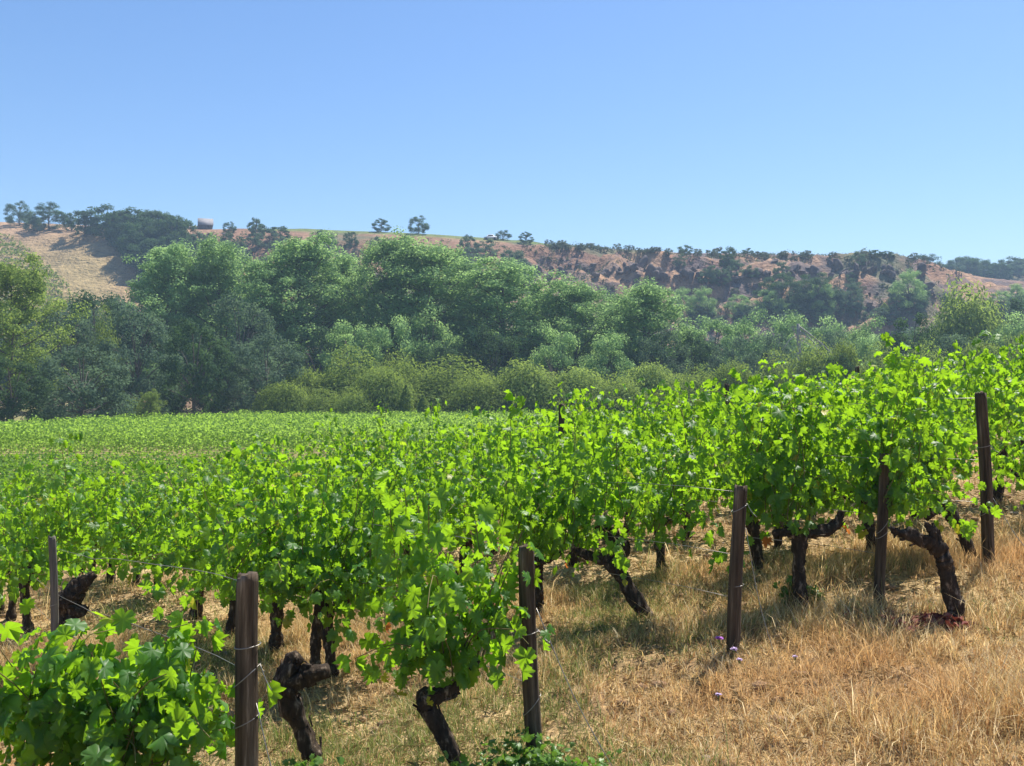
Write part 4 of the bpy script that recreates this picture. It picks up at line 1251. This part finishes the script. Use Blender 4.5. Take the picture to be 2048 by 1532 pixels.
# ------------------------------------------------------------------ posts and wires
def post_mesh(seed, h, r, mat, splits=3):
    rng = RS(seed)
    sides, n = 40, 26
    th = np.arange(sides) / sides * 2 * np.pi
    prof = 1 + 0.05 * np.cos(2 * th + rng.rand() * 6) + rng.randn(sides) * 0.008
    for _ in range(splits):
        c = rng.randint(sides)
        prof[c] *= 0.80; prof[(c + 1) % sides] *= 0.97
    zz = np.concatenate([np.linspace(-0.25, h * 0.97, n - 1), [h]])
    V = []
    tilt = rng.randn(2) * 0.01
    chip = np.repeat(rng.randn(sides // 4), 4) * 0.006
    for i, z in enumerate(zz):
        rr = r * (1.04 - 0.08 * z / h) * prof * (1 + rng.randn(sides) * 0.006)
        if i == n - 1: rr = rr * 0.95
        zc = z + (chip if i >= n - 2 else 0)
        V.append(np.stack([np.cos(th) * rr + 0.006 * math.sin(z * 4 + seed), np.sin(th) * rr, np.full(sides, z) + (chip if i >= n - 2 else 0)], 1))
    V = np.concatenate(V)
    i = np.arange(n - 1)[:, None] * sides; j = np.arange(sides)[None]; jn = (j + 1) % sides
    Q = np.stack([i + j, i + jn, i + sides + jn, i + sides + j], -1).reshape(-1, 4)
    V = np.vstack([V, [0, 0, h - 0.006]])
    jj = np.arange(sides) + (n - 1) * sides
    Tt = np.stack([jj, (n - 1) * sides + (np.arange(sides) + 1) % sides, np.full(sides, n * sides)], -1)
    return mesh_np("post_wood", V, [Q, Tt], mat, False)

def loop_mesh(r, z, slope=0.02, tail=None):
    a = np.linspace(0, 2 * np.pi, 19)
    p = np.stack([np.cos(a) * r, np.sin(a) * r, z + slope * np.cos(a)], 1)
    parts = [tube(p, 0.0024, 5, cap=False)]
    if tail is not None:
        parts.append(tube(smooth_path([p[0], (p[0] + tail) / 2 + [0.0, 0, -.01], tail], 8), 0.0022, 5))
    V, F = join(parts)
    return mesh_np("wire_loop", V, F, M['wire'], True)

def post(px_b, py_b, px_t, py_t, y, r, label, seed, mat='post', loops=(0.35, 0.65), guy=None):
    k = FPX / y
    x = at(px_b, y); z = -(py_b - 766) / k
    xt = at(px_t, y); h = (py_b - py_t) / k
    root = link('vine_post', None, None, (x, y, z), label, "post")
    root.empty_display_size = 0.1
    root.rotation_euler = (0, math.atan2(xt - x, h), 0)
    link('shaft', post_mesh(seed, h, r, M[mat]), root)
    for i, q in enumerate(loops):
        link('wire_loop', loop_mesh(r * 1.06, h * q, 0.008 + 0.02 * ((seed + i) % 3), np.array([r + 0.06, -0.03, h * q - 0.05]) if i % 2 else None), root)
    if guy is not None:
        link('guy_wire', mesh_np("guy_wire", *tube(smooth_path([(r * .9, -.02, guy[0]), (guy[1] * .5, -.1, guy[0] * .5 - .03), (guy[1], -.2, -.02)], 12), 0.0024, 5), M['wire'], True), root)
    return x, y, z, h

PA = [post(489, 1652, 498, 1150, 3.96, 0.050, "thick split-topped wooden post in the foreground left of the stump", 1, loops=(0.42, 0.60, 0.72), guy=(0.52, 0.30)),
      post(1069, 1545, 1052, 1092, 4.60, 0.042, "dark second post standing right of the bent-kneed vine", 2, loops=(0.3, 0.62), guy=(0.8, 0.42)),
      post(1466, 1332, 1480, 972, 5.80, 0.043, "third post with a flat cut top, purple flowers at its foot", 3, loops=(0.45, 0.88), guy=(0.85, 0.25)),
      post(1759, 1230, 1768, 908, 6.50, 0.035, "slender fourth post between the T-shaped and crooked vines", 4, loops=(0.5, 0.55)),
      post(1979, 1142, 1962, 785, 7.05, 0.041, "tall leaning fifth post at the right edge of the canopy", 5, loops=(0.35, 0.7), guy=(0.55, 0.35))]
post(110, 1300, 104, 1074, 7.3, 0.027, "thin grey intermediate post beside the thick black vine head", 6, 'post_grey', loops=(0.4,))
PM = [post_mesh(70 + i, 1.45, 0.036, M['post']) for i in range(3)]
for i, (X, Y) in enumerate(more_posts):
    root = link('vine_post', None, None, (X, Y, float(gh(X, Y))), "dark post top poking out of the vine canopy", "post", "intermediate posts inside the vine rows")
    root.rotation_euler = (rng.randn() * .03, rng.randn() * .03, rng.rand() * 6)
    root.scale = (1, 1, 0.95 + 0.12 * rng.rand())
    link('shaft', PM[i % 3], root)

ORD = ["foreground", "second", "third", "fourth", "tall fifth"]
for k in range(5):
    x, y, z, h = PA[k]
    for lvl, nm in ((0.38, "lower"), (0.62, "middle"), (0.97, "upper")):
        end = 9.0
        pts = []
        for t in np.linspace(0, 1, 25):
            X, Y = x + ROWD[0] * end * t, y + ROWD[1] * end * t
            zz = float(gh(X, Y)) * min(1, t * 3) + z * (1 - min(1, t * 3)) + h * lvl - 0.03 * math.sin(t * math.pi * 3) ** 2
            pts.append((X, Y, zz))
        pts = np.array(pts)
        link('trellis_wire', mesh_np("trellis_wire", *tube(pts - pts[0], 0.0021, 4), M['wire'], True), None, pts[0], "%s trellis wire running back from the %s post" % (nm, ORD[k]), "wire")

# ------------------------------------------------------------------ dry grass, weeds, litter, flowers
rng = RS(400)
def grass(n, ymin, ymax, hmul, wid, seed, umin=-0.60, umax=0.60, power=1.0, green=1.0):
    r = RS(seed)
    y = (r.rand(n) * (ymax ** power - ymin ** power) + ymin ** power) ** (1 / power)
    u = umin + r.rand(n) * (umax - umin)
    x = u * y
    # gather blades into tufts
    tx, ty = np.round(x / 0.09 + r.randn(n) * .25) * 0.09, np.round(y / 0.09 + r.randn(n) * .25) * 0.09
    tuft = r.rand(n) < 0.55
    jit = vnoise(tx * 31.7, ty * 27.1, 3)
    x = np.where(tuft, tx + (jit - .5) * .1 + r.randn(n) * .018, x); y = np.where(tuft, ty + (vnoise(tx * 19.7, ty * 37.1, 4) - .5) * .1 + r.randn(n) * .018, y)
    dens = fbm(x * 1.1, y * 1.1, 4, 81)
    keep = r.rand(n) < sm(0.27, 0.50, dens) * 0.93 + 0.07
    x, y, tuft = x[keep], y[keep], tuft[keep]; n = len(x)
    big = fbm(x * 1.6, y * 1.6, 3, 83)
    h = hmul * (0.035 + 0.085 * sm(0.4, 0.72, big) + 0.04 * r.rand(n)) * (0.5 + 0.9 * r.rand(n))
    tall = r.rand(n) < 0.03
    h = np.where(tall, h * 1.9, h)
    a = r.rand(n) * 6.283
    lean = h * (0.25 + 0.9 * r.rand(n) ** 1.6)
    flat_ = r.rand(n) < 0.42
    lean = np.where(flat_, h * 1.25, lean); zt = np.where(flat_, h * 0.30, h * 0.92)
    dx, dy = np.cos(a) * lean, np.sin(a) * lean
    z = gh_rough(x, y) - 0.01
    b = a + 1.57 + r.randn(n) * .6
    w = wid * (0.6 + 0.8 * r.rand(n))
    wx, wy = np.cos(b) * w, np.sin(b) * w
    base = np.stack([x, y, z], 1)
    V = np.stack([base + np.stack([-wx, -wy, 0 * z], 1), base + np.stack([wx, wy, 0 * z], 1),
                  base + np.stack([dx * .35 + wx * .8, dy * .35 + wy * .8, zt * .62], 1), base + np.stack([dx * .35 - wx * .8, dy * .35 - wy * .8, zt * .62], 1),
                  base + np.stack([dx, dy, zt], 1)], 1)
    i = np.arange(n)[:, None] * 5
    Q = i + np.array([[0, 1, 2, 3]]); Tt = i + np.array([[3, 2, 4]])
    # colour: straw, tan, russet patches, and green in some tufts
    pal = np.array([(0.68, 0.48, 0.21), (0.76, 0.57, 0.28), (0.56, 0.36, 0.15), (0.50, 0.40, 0.18), (0.82, 0.68, 0.42), (0.40, 0.22, 0.10)])
    c = pal[r.randint(0, len(pal), n)]
    rus = sm(0.48, 0.66, fbm(x * 0.9 + 3, y * 0.9, 3, 85)) * 0.72
    c = c * (1 - rus[:, None]) + np.array((0.62, 0.39, 0.17)) * rus[:, None]
    gp = sm(0.50, 0.64, fbm(x * 0.8 - 7, y * 0.8, 3, 87)) * (1 - 0.85 * sm(0.5, 1.8, x)) + 0.9 * sm(0.9, 0.2, np.hypot((x + 0.62) / 0.9, (y - 4.75) / .6)) + 0.8 * sm(0.9, 0.2, np.hypot((x - 0.15) / 0.5, (y - 4.3) / .4))
    isg = r.rand(n) < np.clip(gp * 0.75 * green, 0, 0.8)
    gcol = np.array([(0.16, 0.22, 0.045), (0.22, 0.26, 0.07), (0.28, 0.29, 0.10)])[r.randint(0, 3, n)]
    c = np.where(isg[:, None], gcol, c) * (0.68 + 0.72 * r.rand(n, 1))
    return V.reshape(-1, 3), Q, Tt, np.repeat(c, 5, 0)

V, Q, Tt, c = grass(330000, 2.9, 8.4, 1.15, 0.0021, 1, power=1.6)
for _a, _b2, _sd in ((-0.95, -0.6, 11), (0.6, 0.95, 12)):
    V2, Q2, T2_, c2 = grass(34000, 2.6, 7.5, 1.15, 0.0024, _sd, _a, _b2, power=1.6)
    Q = np.vstack([Q, Q2 + len(V)]); Tt = np.vstack([Tt, T2_ + len(V)]); V = np.vstack([V, V2]); c = np.vstack([c, c2])
link("dry_grass", mesh_np("dry_grass", V, [Q, Tt], M['grass'], False, c), kind="stuff", label="straw-coloured dry grass covering the slope before the vines", cat="grass")
V, Q, Tt, c = grass(60000, 8.0, 17.0, 1.1, 0.0035, 2, power=1.4)
link("dry_grass", mesh_np("dry_grass_far", V, [Q, Tt], M['grass'], False, c), kind="stuff", label="dry grass between the vine rows farther back", cat="grass")

# straw, twigs and clods on the soil
n = 46000
y = 2.9 + rng.rand(n) ** 0.8 * 9; x = (rng.rand(n) * 1.2 - 0.6) * y
P = np.stack([x, y, gh_rough(x, y) + 0.008 + 0.012 * rng.rand(n)], 1)
tip = rng.randn(n, 3) * [1, 1, 0.15]
V, F = leaf_quads(P, np.array([0, 0, 1.0]) + rng.randn(n, 3) * .3, 0.03 + 0.07 * rng.rand(n), 0.10, rng, tip)
link("straw_litter", mesh_np("straw_litter", V, [F], M['straw']), kind="stuff", label="loose straw and twigs lying on the dry soil", cat="straw")

# clods of dry soil
import bmesh as _b
bm = _b.new(); _b.ops.create_icosphere(bm, subdivisions=1, radius=1.0)
sv = np.array([p.co[:] for p in bm.verts]); sf = np.array([[q.index for q in p.verts] for p in bm.faces]); bm.free()
parts = []
for i in range(900):
    y = 3.2 + rng.rand() ** 0.8 * 8; x = (rng.rand() * 1.2 - 0.6) * y
    if fbm(x * 1.1, y * 1.1, 4, 81) > 0.47 and rng.rand() > 0.15: continue
    z = float(gh_rough(x, y)); k = 0.012 + 0.035 * rng.rand() ** 2
    parts.append((sv * (1 + rng.randn(len(sv), 1) * .2) * k * [1.3, 1.0, 0.7] + [x, y, z + k * .15], [sf]))
V, F = join(parts)
link("soil_clods", mesh_np("soil_clods", V, F, M['clod']), kind="stuff", label="crumbly clods of dry brown soil between the grass", cat="soil")

def leaf_pile(cx, cy, r, n, label):
    d = rng.randn(n, 2) * r * 0.5
    x, y = cx + d[:, 0], cy + d[:, 1] * .8
    P = np.stack([x, y, gh_rough(x, y) + 0.015 + np.abs(rng.randn(n)) * 0.035 * np.exp(-(d ** 2).sum(1) / r ** 2)], 1)
    Nn = np.array([0, 0, 1.0]) + rng.randn(n, 3) * 0.7
    B, T2, N2 = frames(P, Nn, rng.randn(n, 3))
    V, F = stamp(P, B, T2, N2, 0.035 + 0.04 * rng.rand(n), T_LO, rng.randint(1, 4, n))
    link("fallen_leaves", mesh_np("fallen_leaves", V, [F], M['litter']), kind="stuff", label=label, cat="leaves")
leaf_pile(at(1795, 6.0), 5.98, 0.19, 170, "heap of dark red fallen leaves right of the fourth post")
leaf_pile(at(1885, 5.85), 5.85, 0.15, 80, "reddish fallen leaves around the foot of the crooked vine")
leaf_pile(at(1720, 6.2), 6.15, 0.22, 70, "thin scatter of fallen leaves left of the fourth post's foot")

# stones
for i in range(46):
    y = 3.6 + rng.rand() * 6; x = (rng.rand() * 1.15 - .58) * y
    o = link("stone", ROCKS[i % 6] if i >= 6 else ROCKS[i].copy(), None, (x, y, float(gh_rough(x, y)) + .004), "small pale stone lying in the dry grass", "stone", "loose stones in the grass")
    s = 0.012 + 0.028 * rng.rand() ** 2
    o.scale = (s * 1.4, s, s * .7); o.rotation_euler = (0, 0, rng.rand() * 6)
    if i < 6: o.data.materials[0] = M['stone']; 
    ROCK2 = None
stone_me = [o.data for o in bpy.data.objects if o.name.startswith("stone") and o.type == 'MESH'][:6]
for i, o in enumerate([o for o in bpy.data.objects if o.get("category") == "stone"]):
    o.data = stone_me[i % len(stone_me)]

# green weeds
def weed(px, py, y, h, nstem, label, seed, w=0.10, size=0.035):
    r = RS(seed)
    x = at(px, y); z = float(gh_rough(x, y))
    root = link("weed", None, None, (x, y, z), label, "weed")
    stems, P, O = [], [], []
    for i in range(nstem):
        e = np.array([r.randn() * w, r.randn() * w, h * (0.5 + 0.6 * r.rand())])
        p = smooth_path([(r.randn() * w * .4, r.randn() * w * .4, -.01), e * [.5, .5, .55], e], 9)
        stems.append(tube(p, [0.0022, 0.001], 4, cap=False))
        for q in p[2:]:
            for _ in range(2):
                o = unit(r.randn(3) * [1, 1, .4]); P.append(q + o * 0.02); O.append(o)
    P, O = np.array(P), np.array(O)
    V, F = join(stems)
    link("stem", mesh_np("weed_stem", V, F, M['stem']), root)
    B, T2, N2 = frames(P, r.randn(len(P), 3) * .6 + [0, 0, .8], O + [0, 0, -.2])
    V, F = stamp(P, B, T2, N2, size * (0.6 + 0.8 * r.rand(len(P))), T_LO, r.randint(0, 5, len(P)))
    link("foliage", mesh_np("weed_foliage", V, [F], M['weed']), root, kind="stuff")
weed(1030, 1510, 4.4, 0.20, 20, "leafy green weed clump at the foot of the second post", 1, .12)
weed(1105, 1520, 4.35, 0.17, 12, "small green weed right of the second post's foot", 2, .06)
weed(960, 1525, 4.35, 0.13, 14, "low green weed between bent vine and second post", 3, .09)
weed(1582, 1205, 6.75, 0.20, 12, "yellow-green suckers left of the T-shaped vine's trunk", 4, .06)
weed(1628, 1210, 6.7, 0.13, 8, "yellow-green suckers right of the T-shaped vine's trunk", 5, .05)
weed(610, 1525, 4.5, 0.11, 16, "green weed tuft before the leafless stump", 6, .10)
weed(1165, 1525, 4.35, 0.14, 8, "small weed in dry grass at the lower centre edge", 7, .06)

# flowers
def flower(px, py, y, label, mat, seed, r0=0.022):
    r = RS(seed)
    x = at(px, y); z0 = float(gh_rough(x, y)); zt = (766 - py) / FPX * y
    h = max(0.12, zt - z0)
    root = link("flower", None, None, (x, y, z0 - 0.01), label, "flower")
    dx = r.randn() * 0.02
    link("stem", mesh_np("flower_stem", *tube(smooth_path([(dx * 2, 0.02, 0), (dx, 0, h * .5), (0, 0, h)], 8), [0.002, 0.0013], 5), M['stem'], True), root)
    hd = link("head", mesh_np("flower_head", *tube([(0, 0, h - .012), (0, 0, h - .002), (0, 0, h + .008)], [0.004, 0.008, 0.005], 8), M['stem'], True), root)
    V, F = [], []
    m = 14
    P = np.tile([0, 0, h + .004], (m * 2, 1)).astype(float)
    a = np.arange(m * 2) * 2.4
    el = np.where(np.arange(m * 2) < m, 0.25, 0.8)
    d = np.stack([np.cos(a) * np.cos(el), np.sin(a) * np.cos(el), np.sin(el)], 1)
    V, F = leaf_quads(P + d * r0 * .6, np.array([0, 0, 1.0]) - d * .3 + r.randn(m * 2, 3) * .2, r0 * 1.1, 0.42, r, d)
    link("petals", mesh_np("flower_petals", V, [F], mat), root)
flower(1438, 1277, 5.5, "brightest purple flower just left of the third post", M['flower'], 1, .026)
flower(1468, 1300, 5.5, "pale lilac flower in front of the third post's lower half", M['flower_pale'], 2)
flower(1479, 1343, 5.3, "lilac flower at the very foot of the third post", M['flower_pale'], 3, .018)
flower(1437, 1396, 5.0, "pale lilac flower low in the grass below the purple one", M['flower_pale'], 4, .018)
flower(1590, 1334, 5.3, "faint lilac flower in the grass right of the third post", M['flower_pale'], 5, .016)

# ------------------------------------------------------------------ haze
b0, b1 = (-650, -50, -12.0), (650, 645, 82.0)
V = np.array([(x, y, z) for z in (b0[2], b1[2]) for y in (b0[1], b1[1]) for x in (b0[0], b1[0])], float)
hm, N, L, out = new_mat("haze")
pv = N.new("ShaderNodeVolumePrincipled")
pv.inputs["Color"].default_value = (0.55, 0.76, 1.0, 1)
pv.inputs["Density"].default_value = 0.00062
pv.inputs["Anisotropy"].default_value = 0.0
L.new(pv.outputs[0], out.inputs["Volume"])
link("haze", mesh_np("haze", V, [np.array([(0, 2, 3, 1), (4, 5, 7, 6), (0, 1, 5, 4), (2, 6, 7, 3), (0, 4, 6, 2), (1, 3, 7, 5)])], hm), kind="stuff")
print("vines", N_VINES, "objects", len(bpy.data.objects), "tris", sum(len(m.polygons) for m in bpy.data.meshes))
